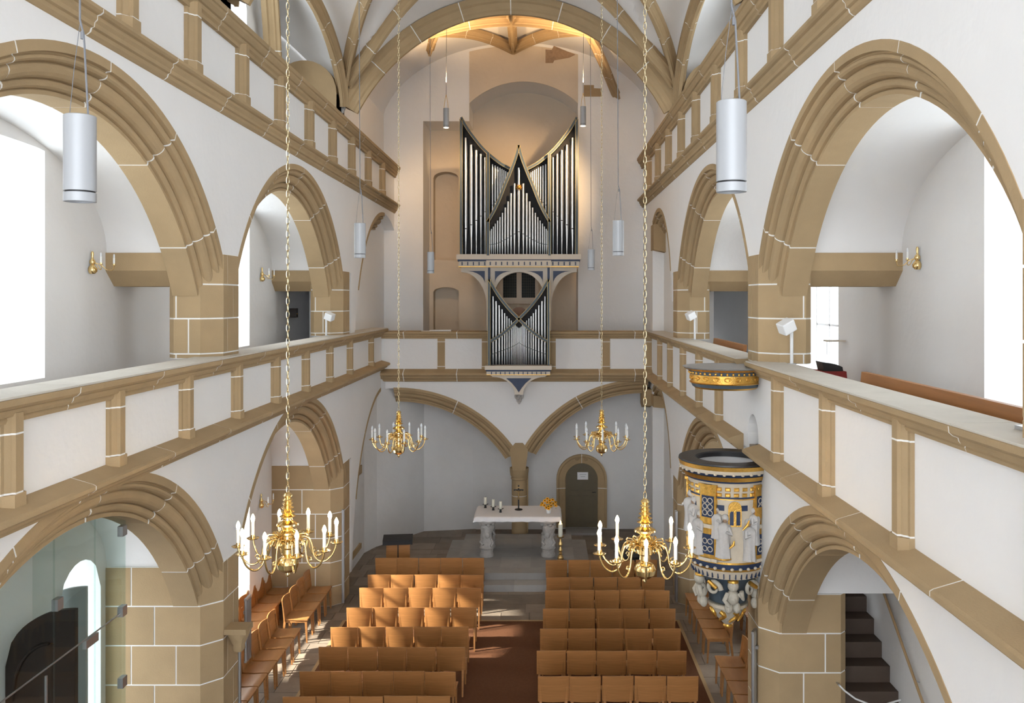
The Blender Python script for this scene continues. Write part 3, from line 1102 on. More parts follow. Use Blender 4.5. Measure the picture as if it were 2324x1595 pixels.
# ================================================================== FLOOR
fl = struct('floor', 'worn grey and brown stone slab floor')
MB().box(-6.4, 5.4, -7.0, 26.5, -0.12, -0.012).build('floor_bed', M['slab'], fl)
rnd = random.Random(3)
y = 11.9
while y < 24.0:
    dy = rnd.choice((0.42, 0.5, 0.58))
    x = -5.65 + rnd.uniform(-0.4, 0)
    while x < 4.65:
        dx = rnd.uniform(0.55, 1.0)
        under_carpet = y + dy < 17.0 and x > -3.9 and x + dx < 2.5
        under_dais = y > 19.2 and x > -1.9 and x + dx < 0.7
        if not under_carpet and not under_dais:
            h = rnd.uniform(-0.003, 0.002)
            MB().box(x + 0.006, x + dx - 0.006, y + 0.006, y + dy - 0.006, -0.05, h).build('floor_slab', M['slab'], fl)
        x += dx
    y += dy
MB().box(-6.2, 5.2, -7.0, 11.9, -0.05, -0.004).build('floor_slab', M['slab'], fl)

# altar dais with two steps
da = struct('floor_dais', 'grey stone altar dais with two front steps')
for k, (y0, y1, x0, x1, z0, z1, nx) in enumerate(((18.80, 22.35, -2.35, 1.08, 0.0, 0.15, 4), (19.16, 22.35, -2.0, 0.74, 0.15, 0.30, 4))):
    yy = y0
    r = 0
    while yy < y1 - 0.01:
        ye = min(y1, yy + (0.42 if r == 0 else 0.78))
        xx = x0
        cuts = sorted([x0, x1] + [x0 + (x1 - x0) * (i + 0.5 * (r % 2)) / nx for i in range(1, nx)])
        for i in range(len(cuts) - 1):
            MB().box(cuts[i] + 0.004, cuts[i + 1] - 0.004, yy + (0.0 if r == 0 else 0.004), ye - 0.004, z0, z1 - rnd.uniform(0, 0.003)).build('dais_slab', M['grey_slab'], da)
        yy = ye
        r += 1
    MB().box(x0 + 0.02, x1 - 0.02, y0 + 0.02, y1, z0, z1 - 0.012).build('dais_core', M['grey_slab'], da)
MB().box(0.74, 1.10, 19.16, 22.35, 0.15, 0.152).build('dais_slab', M['grey_slab'], da)

# carpet with pale wooden edge strip
cp = thing('carpet', 'reddish brown coir carpet under the chair blocks and along the centre aisle', 'carpet', (-0.7, 14.0, 0))
MB().box(-3.22, 3.36, -3.4, 3.05, 0.003, 0.014).build('coir_mat', M['carpet'], cp)
for (x0, x1, y0, y1) in ((3.36, 3.42, -3.4, 3.11), (-3.28, -3.22, -3.4, 3.11), (-3.22, 3.36, 3.05, 3.11)):
    MB().box(x0, x1, y0, y1, 0.003, 0.015).build('edge_strip', M['strip'], cp)


# ================================================================== CHAIRS
def chair_meshes():
    seat = MB()
    rows = []
    for y in (-0.20, -0.1, 0.0, 0.1, 0.2, 0.222):
        wx = 0.205 + 0.02 * (y + 0.2) / 0.42
        zz = 0.452 - 0.010 * math.exp(-((y + 0.02) / 0.13) ** 2) - (0.008 if y > 0.21 else 0)
        rows.append([(-wx, y, 0.428), (-wx, y, zz), (0, y, zz - 0.004), (wx, y, zz), (wx, y, 0.428)])
    seat.grid(rows, close=True)
    seat.Fc.append((0, 1, 2, 3, 4))
    seat.Fc.append(tuple(range(25, 30)))
    back = MB()
    fr, bk = [], []
    for i in range(9):
        u = -1 + 2 * i / 8
        x = 0.2315 * u
        colf, colb = [], []
        for z in (0.405, 0.52, 0.63, 0.73, 0.795):
            lean = 0.13 * (z - 0.45)
            yb = -0.205 - lean - 0.034 * (1 - u * u)
            zz = z + (0.012 * (1 - u * u) if z > 0.79 else 0)
            colb.append((x, yb - 0.009, zz))
            colf.append((x, yb + 0.009, zz))
        fr.append(colf)
        bk.append(colb)
    rows = [f + b[::-1] for f, b in zip(fr, bk)]
    back.grid(rows, close=True)
    n = len(rows[0])
    back.Fc.append(tuple(range(n)))
    back.Fc.append(tuple(range(8 * n, 9 * n)))
    def leg(x, pts):
        mb = MB()
        P = [[(x - r, y - r * 1.2, z), (x + r, y - r * 1.2, z), (x + r, y + r * 1.2, z), (x - r, y + r * 1.2, z)] for (y, z, r) in pts]
        mb.grid(P, close=True)
        mb.Fc.append((0, 1, 2, 3))
        mb.Fc.append(tuple(range(4 * len(P) - 4, 4 * len(P))))
        return mb
    ms = [('seat', seat.mesh('seat', 40)), ('backrest', back.mesh('backrest', 40))]
    for x in (-0.19, 0.19):
        ms.append(('leg', leg(x, [(-0.25, 0, 0.013), (-0.205, 0.42, 0.018), (-0.215, 0.5, 0.016), (-0.243, 0.72, 0.011)]).mesh('rear_leg')))
        ms.append(('leg', leg(x, [(0.205, 0, 0.011), (0.185, 0.425, 0.018)]).mesh('front_leg')))
    fr = MB()
    fr.box(-0.19, 0.19, 0.175, 0.195, 0.375, 0.427)
    ms.append(('apron', fr.mesh('apron')))
    for x in (-0.19, 0.19):
        ms.append(('side_rail', MB().box(x - 0.01, x + 0.01, -0.2, 0.19, 0.38, 0.427).mesh('side_rail')))
    for _, m in ms:
        m.materials.append(M['oak'])
    return ms


CH = chair_meshes()


def chair(x, y, rot, label, group):
    t = thing('oak_chair', label, 'chair', (x, y, 0.0), rot, group)
    for nm, me in CH:
        link(nm, me, t)
    return t


ORD = ['first', 'second', 'third', 'fourth', 'fifth', 'sixth', 'seventh', 'eighth']
SEAT = ['aisle seat', 'second from the aisle', 'middle seat', 'second from the outer end', 'outer-end seat']
PITCH = 0.4735
Lrows = [18.61, 17.47, 16.63, 15.57, 14.64, 13.79, 12.89, 12.09]
Lend = [-1.27, -1.20, -1.19, -1.20, -1.26, -1.24, -1.30, -1.30]
for r, (d, xe) in enumerate(zip(Lrows, Lend)):
    for k in range(5):
        z = 0.0
        x = xe - PITCH * (k + 0.5) + rnd.uniform(-0.004, 0.004)
        c = chair(x, d + 0.26 + rnd.uniform(-0.012, 0.012), rnd.uniform(-0.012, 0.012), 'oak chair, %s row from the altar, left block, %s' % (ORD[r], SEAT[k]), 'chairs in the block left of the aisle')
        if d + 0.05 < 17.0:
            c.location.z = 0.017
Rrows = [18.46, 17.32, 16.5, 15.51, 14.56, 13.65, 12.73]
Rst = [0.057, 0.06, 0.034, 0.0, -0.06, -0.11, -0.09]
for r, (d, xs_) in enumerate(zip(Rrows, Rst)):
    for k in range(5):
        x = xs_ + 0.481 * (k + 0.5) + rnd.uniform(-0.006, 0.006)
        c = chair(x, d + 0.26 + rnd.uniform(-0.015, 0.015), rnd.uniform(-0.016, 0.016), 'oak chair, %s row from the altar, right block, %s' % (ORD[r], SEAT[k]), 'chairs in the block right of the aisle')
        if d + 0.05 < 17.0:
            c.location.z = 0.017
# side rows facing the middle
for k in range(4):
    chair(-4.60, 17.62 - PITCH * k, -math.pi / 2, 'oak chair of the short sunlit row by the left far pier, %s from the pier' % ORD[k], 'side chairs by the left far pier')
for k in range(7):
    chair(-4.60, 15.34 - PITCH * k, -math.pi / 2, 'oak chair of the long side row in the left arch, %s from the altar end' % ORD[k], 'side chairs in the left arch')
for k in range(6):
    chair(-5.40, 17.55 - PITCH * k, -math.pi / 2, 'oak chair against the left outer wall, %s from the far pier' % ORD[k], 'chairs along the left outer wall')
for k in range(5):
    chair(3.10, 17.20 - PITCH * k, math.pi / 2, 'oak chair of the right side row behind the pulpit, %s from the altar end' % ORD[k], 'side chairs behind the pulpit')
for k in range(5):
    chair(3.09, 14.13 - PITCH * k, math.pi / 2, 'oak chair of the right side row before the near pier, %s from the altar end' % ORD[k], 'side chairs before the right pier')
for k in range(3):
    chair(4.05, 16.9 - PITCH * k, math.pi / 2, 'oak chair in the rear side row behind the pulpit, %s from the altar end' % ORD[k], 'rear side chairs behind the pulpit')

# ================================================================== ALTAR AND WHAT STANDS ON IT
AX, AY, AZ = -0.60, 20.80, 0.30
al = thing('altar', 'stone altar table on two carved pedestals under a white cloth', 'altar', (AX, AY, AZ))
MB().box(-0.98, 0.98, -0.54, 0.54, 0.86, 0.965).build('table_slab', M['carved'], al)
for sx in (-1, 1):
    for sy in (-1, 1):
        rr = random.Random(5 + sx + 3 * sy)
        ph = [rr.uniform(0, 6) for _ in range(4)]
        rip = lambda a, z: 0.09 * math.sin(3 * a + ph[0] + 9 * z) + 0.07 * math.sin(5 * a + ph[1] - 14 * z) + 0.05 * math.sin(7 * a + ph[2] + 25 * z)
        ped = MB().lathe([(0.16, 0.22), (0.15, 0.30), (0.145, 0.42), (0.13, 0.55), (0.155, 0.64), (0.17, 0.70), (0.14, 0.75)], 22, (sx * 0.73, sy * 0.36, 0), ripple=rip).build('carved_pedestal', M['carved'], al, 50)
        MB().lathe([(0.165, 0.0), (0.17, 0.05), (0.145, 0.10), (0.155, 0.18), (0.18, 0.20), (0.16, 0.225)], 16, (sx * 0.73, sy * 0.36, 0)).build('pedestal_base', M['carved'], ped, 40)
        MB().lathe([(0.13, 0.745), (0.20, 0.80), (0.22, 0.82), (0.22, 0.865)], 16, (sx * 0.73, sy * 0.36, 0)).build('capital', M['carved'], ped, 40)
        # volutes and drapery lumps
        v = MB()
        for k in range(8):
            a = k * math.pi / 4 + 0.3
            v.sphere((sx * 0.73 + 0.155 * math.cos(a), sy * 0.36 + 0.155 * math.sin(a), 0.77 + 0.02 * (k % 2)), 0.05, 8, 6)
        v.build('leaf_carving', M['carved'], ped, 60)
        f = MB()
        f.sphere((sx * 0.73 - sx * 0.02, sy * 0.36 - sy * -0.13 if sy > 0 else -0.36 - 0.13, 0.52), 0.065, 10, 8, (1, 0.9, 1.15))
        f.tube([(sx * 0.73 - 0.10, -0.13 + sy * 0.36, 0.45), (sx * 0.73 - 0.15, -0.10 + sy * 0.36, 0.36), (sx * 0.73 - 0.08, -0.15 + sy * 0.36, 0.30)], 0.028, 8)
        f.tube([(sx * 0.73 + 0.10, -0.13 + sy * 0.36, 0.45), (sx * 0.73 + 0.15, -0.10 + sy * 0.36, 0.34), (sx * 0.73 + 0.10, -0.15 + sy * 0.36, 0.26)], 0.028, 8)
        f.build('figure_carving', M['carved'], ped, 60)
cl = thing('altar_cloth', 'white linen cloth with short fringe over the altar', 'tablecloth', (AX, AY, AZ))
mb = MB()
rows = []
nx, ny = 60, 34
for j in range(ny + 1):
    row = []
    for i in range(nx + 1):
        x = -1.10 + 2.20 * i / nx
        y = -0.665 + 1.33 * j / ny
        ox, oy = max(0, abs(x) - 1.0), max(0, abs(y) - 0.555)
        z = 0.972 - (ox + oy) * 0.95
        fx = math.copysign(min(abs(x), 1.0) + 0.02 * (ox > 0) + 0.012 * math.sin(y * 38) * (ox > 0.03) + 0.25 * ox, x)
        fy = math.copysign(min(abs(y), 0.555) + 0.02 * (oy > 0) + 0.010 * math.sin(x * 34) * (oy > 0.03) + 0.2 * oy, y)
        row.append((fx, fy, max(z, 0.855) + 0.004 * math.sin(x * 21) * (oy + ox > 0.05)))
    rows.append(row)
mb.grid(rows).build('linen', M['linen'], cl, smooth=50)
TZ = AZ + 0.974
for k, (px, py) in enumerate(((1101.5, 1152), (1119.5, 1157.5), (1136, 1162.5))):
    d = F * (CZ - TZ) / (py - VY)
    t = thing('candle_holder', ['ivory candle on the altar in a black holder, farthest left and rearmost', 'ivory candle on the altar in a black holder, middle of three', 'ivory candle on the altar in a black holder, nearest the crucifix'][k], 'candle', ((px - VX) * d / F, d, TZ), 0, 'altar candles')
    MB().lathe([(0.034, 0.0), (0.030, 0.008), (0.024, 0.05), (0.03, 0.075)], 12).build('foot', M['iron'], t, 40)
    st = MB()
    for q in range(4):
        a = q * math.pi / 2 + 0.4
        st.prism([(0.0, -0.03), (0.04, -0.038), (0.075, -0.012), (0.082, 0.0), (0.075, 0.012), (0.04, 0.038), (0.0, 0.03)], lambda u, v, tt: (u * math.cos(a) - v * math.sin(a), u * math.sin(a) + v * math.cos(a), 0.076 + 2.2 * u * u + tt), 0.0, 0.006)
    st.build('petal_tray', M['iron'], t)
    MB().lathe([(0.033, 0.08), (0.035, 0.085), (0.034, 0.255), (0.028, 0.262), (0.01, 0.258)], 14).build('candle', M['wax'], t, 40)
    MB().tube([(0, 0, 0.255), (0.001, 0, 0.272)], 0.0025, 5).build('wick', M['iron'], t)
d = F * (CZ - TZ) / (1156.5 - VY)
t = thing('crucifix', 'slim black standing crucifix with a small bronze figure on the altar', 'crucifix', ((1177 - VX) * d / F, d, TZ))
MB().lathe([(0.095, 0.0), (0.10, 0.008), (0.09, 0.016), (0.03, 0.026), (0.018, 0.04)], 18).build('foot', M['iron'], t, 40)
MB().box(-0.017, 0.017, -0.012, 0.012, 0.03, 0.60).build('upright', M['iron'], t)
MB().box(-0.118, 0.118, -0.012, 0.012, 0.465, 0.497).build('crossbar', M['iron'], t)
fg = MB()
fg.tube([(0, -0.026, 0.44), (0, -0.026, 0.37), (0.004, -0.028, 0.32), (0, -0.024, 0.25)], [0.012, 0.014, 0.013, 0.006], 8)
fg.sphere((0, -0.028, 0.462), 0.013, 8, 6)
fg.tube([(-0.075, -0.018, 0.475), (-0.02, -0.024, 0.437), (0.02, -0.024, 0.437), (0.075, -0.018, 0.475)], [0.005, 0.008, 0.008, 0.005], 6)
fg.build('bronze_figure', M['brass_dull'], t, 60)
MB().box(-0.02, 0.02, -0.015, -0.011, 0.535, 0.555).build('title_plate', M['brass_dull'], t)
# flowers
d = F * (CZ - TZ) / (1164 - VY)
vx, vy_ = (1245 - VX) * d / F, d
t = thing('flower_vase', 'white ceramic vase holding the orange flowers on the altar', 'vase', (vx, vy_, TZ))
MB().lathe([(0.045, 0.0), (0.05, 0.005), (0.058, 0.06), (0.066, 0.13), (0.067, 0.137), (0.06, 0.137), (0.05, 0.06), (0.03, 0.02)], 18).build('vase_body', M['white'], t, 40)
t = thing('flower_bouquet', 'bunch of orange daisies with dark centres in the altar vase', 'flowers', (vx, vy_, TZ))
rf = random.Random(11)
heads = [(-0.15, 0.24), (-0.09, 0.30), (-0.03, 0.33), (0.03, 0.31), (0.10, 0.32), (0.16, 0.26), (-0.10, 0.20), (-0.03, 0.26), (0.04, 0.24), (0.11, 0.22), (0.0, 0.18), (-0.05, 0.14), (0.17, 0.20), (-0.17, 0.19), (0.06, 0.17), (0.0, 0.13)]
stems, petals, cents, leaves = MB(), MB(), MB(), MB()
for hx, hz in heads:
    hy = rf.uniform(-0.10, 0.06)
    stems.tube([(hx * 0.1, hy * 0.1, 0.06), (hx * 0.45, hy * 0.5, hz * 0.6 + 0.03), (hx, hy, hz)], 0.003, 5)
    nrm = Vector((hx * 2, -0.5 + hy, 0.6)).normalized()
    u = nrm.orthogonal().normalized()
    v = nrm.cross(u)
    c = Vector((hx, hy, hz))
    for q in range(11):
        a = q * 2 * math.pi / 11
        dr = u * math.cos(a) + v * math.sin(a)
        pr = nrm.cross(dr)
        p0, p1, p2 = c + dr * 0.008, c + dr * 0.032 + nrm * 0.004, c + dr * 0.05
        petals.add([p0 - pr * 0.004, p1 - pr * 0.011, p2, p1 + pr * 0.011, p0 + pr * 0.004, p1 - nrm * 0.004], [(0, 1, 5), (1, 2, 5), (2, 3, 5), (3, 4, 5), (4, 0, 5), (0, 4, 3, 2, 1)])
    cents.sphere(c + nrm * 0.006, 0.014, 8, 5)
for k in range(34):
    a, r_, z = rf.uniform(0, 6.28), rf.uniform(0.03, 0.17), rf.uniform(0.12, 0.34)
    c = Vector((r_ * math.cos(a), r_ * math.sin(a) * 0.6, z))
    dr = Vector((math.cos(a), math.sin(a) * 0.6, rf.uniform(-0.2, 0.9))).normalized()
    pr = dr.cross(Vector((0, 0, 1))).normalized()
    leaves.add([c, c + dr * 0.03 + pr * 0.012, c + dr * 0.07, c + dr * 0.03 - pr * 0.012, c + dr * 0.03 + Vector((0, 0, 0.004))], [(0, 1, 4), (1, 2, 4), (2, 3, 4), (3, 0, 4), (0, 3, 2, 1)])
o = petals.build('petals', M['orange'], t)
o['kind'] = 'stuff'
o = cents.build('flower_centres', M['brown_centre'], t, 60)
o['kind'] = 'stuff'
o = stems.build('stems', M['leaf'], t)
o['kind'] = 'stuff'
o = leaves.build('leaves', M['leaf'], t)
o['kind'] = 'stuff'
# tall paschal candlestick
t = thing('paschal_candlestick', 'tall turned brass candlestick with a lit ivory candle beside the altar', 'candlestick', ((1272 - VX) * 19.9 / F, 19.9, 0.30))
MB().lathe([(0.02, 0.0), (0.06, 0.02), (0.075, 0.10), (0.06, 0.16), (0.03, 0.19), (0.045, 0.22), (0.025, 0.25), (0.05, 0.29), (0.028, 0.34), (0.022, 0.38), (0.05, 0.42), (0.045, 0.46), (0.022, 0.50), (0.02, 0.57)], 18).build('turned_shaft', M['brass_dull'], t, 40)
MB().lathe([(0.02, 0.565), (0.085, 0.60), (0.09, 0.62), (0.085, 0.62), (0.03, 0.60)], 18).build('drip_pan', M['brass_dull'], t, 40)
MB().lathe([(0.048, 0.605), (0.05, 0.61), (0.05, 0.86), (0.046, 0.90), (0.02, 0.895)], 18).build('candle', M['wax'], t, 40)
MB().lathe([(0.004, 0.89), (0.02, 0.91), (0.018, 0.935), (0.003, 0.975)], 10).build('flame', M['flame'], t, 60)

# lecterns
def lectern(loc, rot, label, lo):
    t = thing('lectern', label, 'lectern', loc, rot)
    s = 1.0
    for x in (-0.13, 0.145):
        MB().box(x - 0.125, x + 0.125, -0.13, 0.13, 0.0, 0.93 - lo).build('oak_panel', M['oak'], t)
    MB().box(-0.02, 0.03, -0.12, 0.10, 0.0, 0.92 - lo).build('dark_slot', M['iron'], t)
    MB().prism([(-0.22, 0.90 - lo), (0.20, 0.96 - lo), (0.20, 1.03 - lo), (-0.22, 1.0 - lo)], lambda u, v, tt: (tt, u, v), -0.33, 0.33).build('reading_desk', M['iron'], t)
    return t


lectern((-3.28, 19.45, 0.0), 0.12, 'oak lectern with a black sloping desk beside the left front row', 0.0)
lectern(((1428 - VX) * 19.3 / F, 19.3, 0.0), 0.0, 'low oak lectern with a black top behind the right front row', 0.33)

# ================================================================== DOORS
# small arched door right of the altar
d1 = struct('door_1', 'olive brown arched door in a sandstone frame right of the altar')
DX, DY, DZ = (1320 - VX) * 23.9 / F, 23.93, 0.06


def arch_poly(hw, zsp, n=14):
    return [(-hw, 0), (hw, 0)] + [(hw * math.cos(math.pi * k / n), zsp + hw * math.sin(math.pi * k / n)) for k in range(n + 1)]


hw_o, hw_i, spz = 0.70, 0.44, 1.33
dfn = lambda u, v, t: (DX + u, DY + t, DZ + v)
MB().prism(arch_poly(hw_i + 0.02, spz), dfn, -0.03, 0.0).build('door_leaf', M['olive'], d1)
for (x0, x1, z0, z1) in ((-0.34, -0.06, 0.12, 0.88), (0.04, 0.34, 0.12, 0.88), (-0.34, -0.06, 1.0, 1.46), (0.04, 0.34, 1.0, 1.46)):
    mb = MB()
    mb.box(DX + x0, DX + x1, DY - 0.05, DY - 0.03, DZ + z0, DZ + z0 + 0.025)
    mb.box(DX + x0, DX + x1, DY - 0.05, DY - 0.03, DZ + z1 - 0.025, DZ + z1)
    mb.box(DX + x0, DX + x0 + 0.025, DY - 0.05, DY - 0.03, DZ + z0 + 0.025, DZ + z1 - 0.025)
    mb.box(DX + x1 - 0.025, DX + x1, DY - 0.05, DY - 0.03, DZ + z0 + 0.025, DZ + z1 - 0.025)
    mb.build('panel_moulding', M['olive'], d1)
MB().tube([(DX + 0.38, DY - 0.03, DZ + 0.98), (DX + 0.38, DY - 0.09, DZ + 0.98), (DX + 0.29, DY - 0.09, DZ + 0.985)], 0.011, 8).build('door_handle', M['iron'], d1, 40)
FRP = [(0, -0.10), (0.05, -0.10), (0.08, -0.07), (0.15, -0.06), (0.19, -0.05), (0.24, -0.045), (0.265, -0.02), (0.265, 0.05), (0, 0.05)]
def dfr(s, p):
    r = hw_o - p[0]
    if s < 1:
        return (DX - r, DY + p[1], DZ + spz * s)
    if s <= 2:
        a = math.pi * (2 - s)
        return (DX + r * math.cos(a), DY + p[1], DZ + spz + r * math.sin(a))
    return (DX + r, DY + p[1], DZ + spz * (3 - s))
gap_sweep(dfr, FRP, [(0, 0.82, 2), (0.82, 1.0, 2)], d1, 'frame_stone', M['stone'], 0.012)
gap_sweep(dfr, FRP, [(1.0, 1.5, 10), (1.5, 2.0, 10)], d1, 'frame_stone', M['stone'], 0.008)
gap_sweep(dfr, FRP, [(2.0, 2.18, 2), (2.18, 3.0, 2)], d1, 'frame_stone', M['stone'], 0.012)
for a in (-0.12, 0.12):
    MB().tube([(DX + a + 0.055 * math.cos(q) * (1 - q / 14), DY - 0.085, DZ + spz + 0.575 + 0.055 * math.sin(q) * (1 - q / 14)) for q in [k * 0.5 for k in range(18)]], 0.013, 6).build('carved_volute', M['stone'], d1, 60)
MB().lathe([(0.075, -0.075), (0.07, -0.055), (0.05, -0.055), (0.03, -0.08), (0.005, -0.085)], 14, (DX - 0.575, DY, DZ + 0.95), 'y').build('carved_boss', M['stone'], d1, 40)
MB().box(DX - 0.45, DX + 0.5, DY - 0.62, DY - 0.06, -0.01, 0.06).build('threshold_stone', M['grey_slab'], d1)
t = thing('paper_notice', 'white sheet of paper pinned to the olive door', 'notice', (DX + 0.03, DY - 0.053, DZ + 1.33))
MB().box(-0.15, 0.15, 0.0, 0.004, 0.0, 0.205).build('sheet', M['paper'], t)
for zz, wv in ((0.135, 0.10), (0.075, 0.07)):
    MB().box(-wv + 0.01, wv, -0.002, 0.0, zz, zz + 0.012).build('text_line', M['ink'], t)

# low wall niche with a narrow dark door on the left beyond the far pier
d2 = struct('door_2', 'narrow dark door in a sandstone jamb in the left recess')
NX = -(LS.X + 0.36)
MB().box(NX - 0.02, NX + 0.10, 19.75, 20.12, 0.42, 2.30).build('jamb_stone', M['stone'], d2)
MB().box(NX - 0.02, NX + 0.10, 20.12, 21.3, 2.10, 2.30).build('jamb_stone', M['stone'], d2)
MB().box(NX - 0.02, NX + 0.13, 19.75, 21.1, 0.30, 0.42).build('jamb_stone', M['stone'], d2)
MB().box(NX - 0.01, NX + 0.05, 20.12, 20.34, 0.42, 2.10).build('door_leaf', M['door_dark'], d2)
MB().box(NX, NX + 0.08, 20.34, 21.0, 0.42, 2.10).build('door_panel', M['plaster_grey'], d2)
MB().sphere((NX + 0.07, 20.3, 1.2), 0.025, 8, 6).build('door_knob', M['iron'], d2, 60)

# west door: dark leaf standing open, grey leaf, glass porch
d3 = struct('door_3', 'dark brown arched church door leaf standing open in the glass porch')
def leaf_arch(x0, x1, z0, zsp, ztop, n=12):
    P = [(x0, z0), (x1, z0), (x1, ztop)]
    for k in range(1, n + 1):
        u = k / n
        P.append((x1 + (x0 - x1) * u, zsp + (ztop - zsp) * math.sqrt(max(0, 1 - u ** 2.2))))
    return P
LY = 9.0
MB().prism(leaf_arch(-5.63, -4.90, 0.0, 2.55, 3.15), lambda u, v, t: (u, LY + t, v), 0.0, 0.06).build('door_leaf', M['door_dark'], d3)
pp = leaf_arch(-5.55, -5.14, 1.2, 2.2, 2.80)
MB().tube([(u, LY - 0.008, v) for u, v in pp[1:]], 0.018, 6).build('panel_moulding', M['door_dark'], d3)
MB().tube([(-5.14, LY - 0.008, 2.80), (-5.14, LY - 0.008, 0.9)], 0.016, 6).build('panel_moulding', M['brass_dull'], d3)
d4 = struct('door_4', 'pale grey church door leaf beyond the glass porch')
MB().prism(leaf_arch(-5.9, -5.40, 0.0, 2.75, 3.0), lambda u, v, t: (u, 10.15 + t, v), 0.0, 0.05).build('door_leaf', M['door_grey'], d4)
MB().tube([(-5.45, 10.13, 1.2), (-5.45, 10.06, 1.2), (-5.52, 10.06, 1.2)], 0.012, 6).build('door_handle', M['brass_dull'], d4)
# stone reveal of the doorway outside
gp_ = thing('glass_porch', 'frameless glass porch with steel clamps in the near left arch', 'glass partition', (-4.62, 8.0, 0.0))
GX = 0.0
ys_ = [-1.6, -0.75, 0.12, 0.86, 1.50]
LR = LS.low
def gtop(yw):
    return LR[1] + math.sqrt(max(0.2, (LR[0] - BAND + 0.03) ** 2 - (yw - BAY_C[0]) ** 2)) - 0.0
for i in range(4):
    y0, y1 = ys_[i] + 0.008, ys_[i + 1] - 0.008
    n = 5
    P = [(y0, 0.02), (y1, 0.02)] + [(y1 + (y0 - y1) * k / n, gtop(8.0 + y1 + (y0 - y1) * k / n) - 0.02) for k in range(n + 1)]
    MB().prism(P, lambda u, v, t: (t, u, v), -0.006, 0.006).build('glass_pane', M['tint_glass'], gp_)
for i in range(5):
    y = ys_[i]
    MB().box(-0.007, 0.007, y - 0.006, y + 0.006, 0.02, gtop(8 + y) - 0.03).build('pane_edge', M['tint_glass'], gp_)
for (y, z) in ((1.44, 3.86), (1.44, 2.98), (1.44, 2.2), (0.18, 3.50)):
    MB().box(-0.03, 0.03, y - 0.05, y + 0.05, z - 0.055, z + 0.055).build('steel_clamp', M['steel'], gp_)
MB().box(-0.007, 0.007, -1.6, 1.5, 2.960, 2.970).build('transom_seal', M['steel'], gp_)
MB().box(-0.02, 0.02, 0.66, 0.90, 2.87, 2.955).build('door_closer', M['steel'], gp_)
MB().box(-0.009, 0.009, -0.018, 0.0, 1.6, 2.9).build('pull_bar', M['steel'], gp_)
P = [(0.012, 0.02), (1.02, 0.02), (1.02, 4.1), (0.012, 4.1)]
MB().prism(P, lambda u, v, t: (-u, t, v), 1.494, 1.506).build('glass_pane', M['tint_glass'], gp_)
# gallery stair on the right
st = struct('stair_slab', 'dark stone gallery stair climbing behind the right near pier')
for k in range(18):
    z = 0.20 + 0.215 * k
    y0 = 9.85 + 0.275 * k
    if z > 4.3:
        break
    MB().box(RS.X + 1.09 + (0.0 if y0 > 11 else -0.1), RS.X + RS.Wo - 0.005, y0, y0 + 0.30, max(0, z - 0.30), z).build('stair_tread', M['stair'], st)
rl = thing('stair_handrail', 'thin pale handrail on the wall of the gallery stair', 'handrail', (RS.X + RS.Wo, 11.0, 0))
MB().tube([(-0.07, -0.75, 1.45), (-0.07, 2.2, 3.75)], 0.018, 8).build('rail', M['strip'], rl, 60)
for yy in (-0.4, 1.6):
    zz = 1.45 + (yy + 0.75) * 0.78
    MB().tube([(0, yy, zz - 0.05), (-0.07, yy, zz - 0.02)], 0.008, 6).build('bracket', M['steel'], rl)
rp = thing('barrier_rope', 'white cord looped from the right pier across the stair foot', 'rope', (RS.X + 0.9, 11.05, 1.45))
MB().tube([(0.05, 0.0, 0.0), (0.12, -0.03, -0.07), (0.25, -0.06, -0.16), (0.42, -0.08, -0.22), (0.6, -0.06, -0.24), (0.85, 0, -0.2)], 0.012, 8).build('cord', M['white'], rp, 60)
MB().tube([(0.05, 0.055, 0.0), (0.05, -0.02, 0.0)], 0.012, 8).build('hook', M['steel'], rp)
# ================================================================== ORGAN
OD = 22.62            # front of the upper case
OL = 21.95            # front of the lower case
su, sl = OD / F, OL / F
org = thing('pipe_organ', 'blue-grey pipe organ with swooping upper case and crossed lower case', 'organ', (0, 0, 0))
OC = 1177.5


def up_(px, py, y=0.0):
    return ((px - VX) * su, OD + y, CZ - (py - VY) * su)


def lo_(px, py, y=0.0):
    return ((px - VX) * sl, OL + y, CZ - (py - VY) * sl)


def mir(pts):
    return [(2 * OC - x, y) for x, y in pts]


def smooth_pts(pts, n=5):
    out = []
    for i in range(len(pts) - 1):
        p0 = pts[max(i - 1, 0)]
        p1, p2 = pts[i], pts[i + 1]
        p3 = pts[min(i + 2, len(pts) - 1)]
        for k in range(n):
            t = k / n
            out.append(tuple(0.5 * (2 * b + (c - a) * t + (2 * a - 5 * b + 4 * c - d) * t * t + (-a + 3 * b - 3 * c + d) * t ** 3) for a, b, c, d in zip(p0, p1, p2, p3)))
    out.append(pts[-1])
    return out


def strip_bar(fn, pts, th, y0, y1, name, m, parent, gold=True):
    """a bar of pixel thickness th following pts, from depth y0 to y1"""
    L, R = [], []
    n = len(pts)
    for i, p in enumerate(pts):
        a, b = pts[max(0, i - 1)], pts[min(n - 1, i + 1)]
        dx, dy = b[0] - a[0], b[1] - a[1]
        l = math.hypot(dx, dy) or 1
        nx, ny = -dy / l * th / 2, dx / l * th / 2
        L.append((p[0] + nx, p[1] + ny))
        R.append((p[0] - nx, p[1] - ny))
    rows = [[fn(*L[i], y0), fn(*R[i], y0), fn(*R[i], y1), fn(*L[i], y1)] for i in range(n)]
    mb = MB().grid(rows, close=True)
    mb.Fc += [(0, 1, 2, 3), tuple(range(4 * n - 4, 4 * n))]
    o = mb.build(name, m, parent)
    if gold:
        for side in (L, R):
            gl = MB()
            gl.tube([fn(*q, y0) for q in side], 0.0065, 5)
            gl.build('gilt_edge', M['gilt_line'], o)
    return o


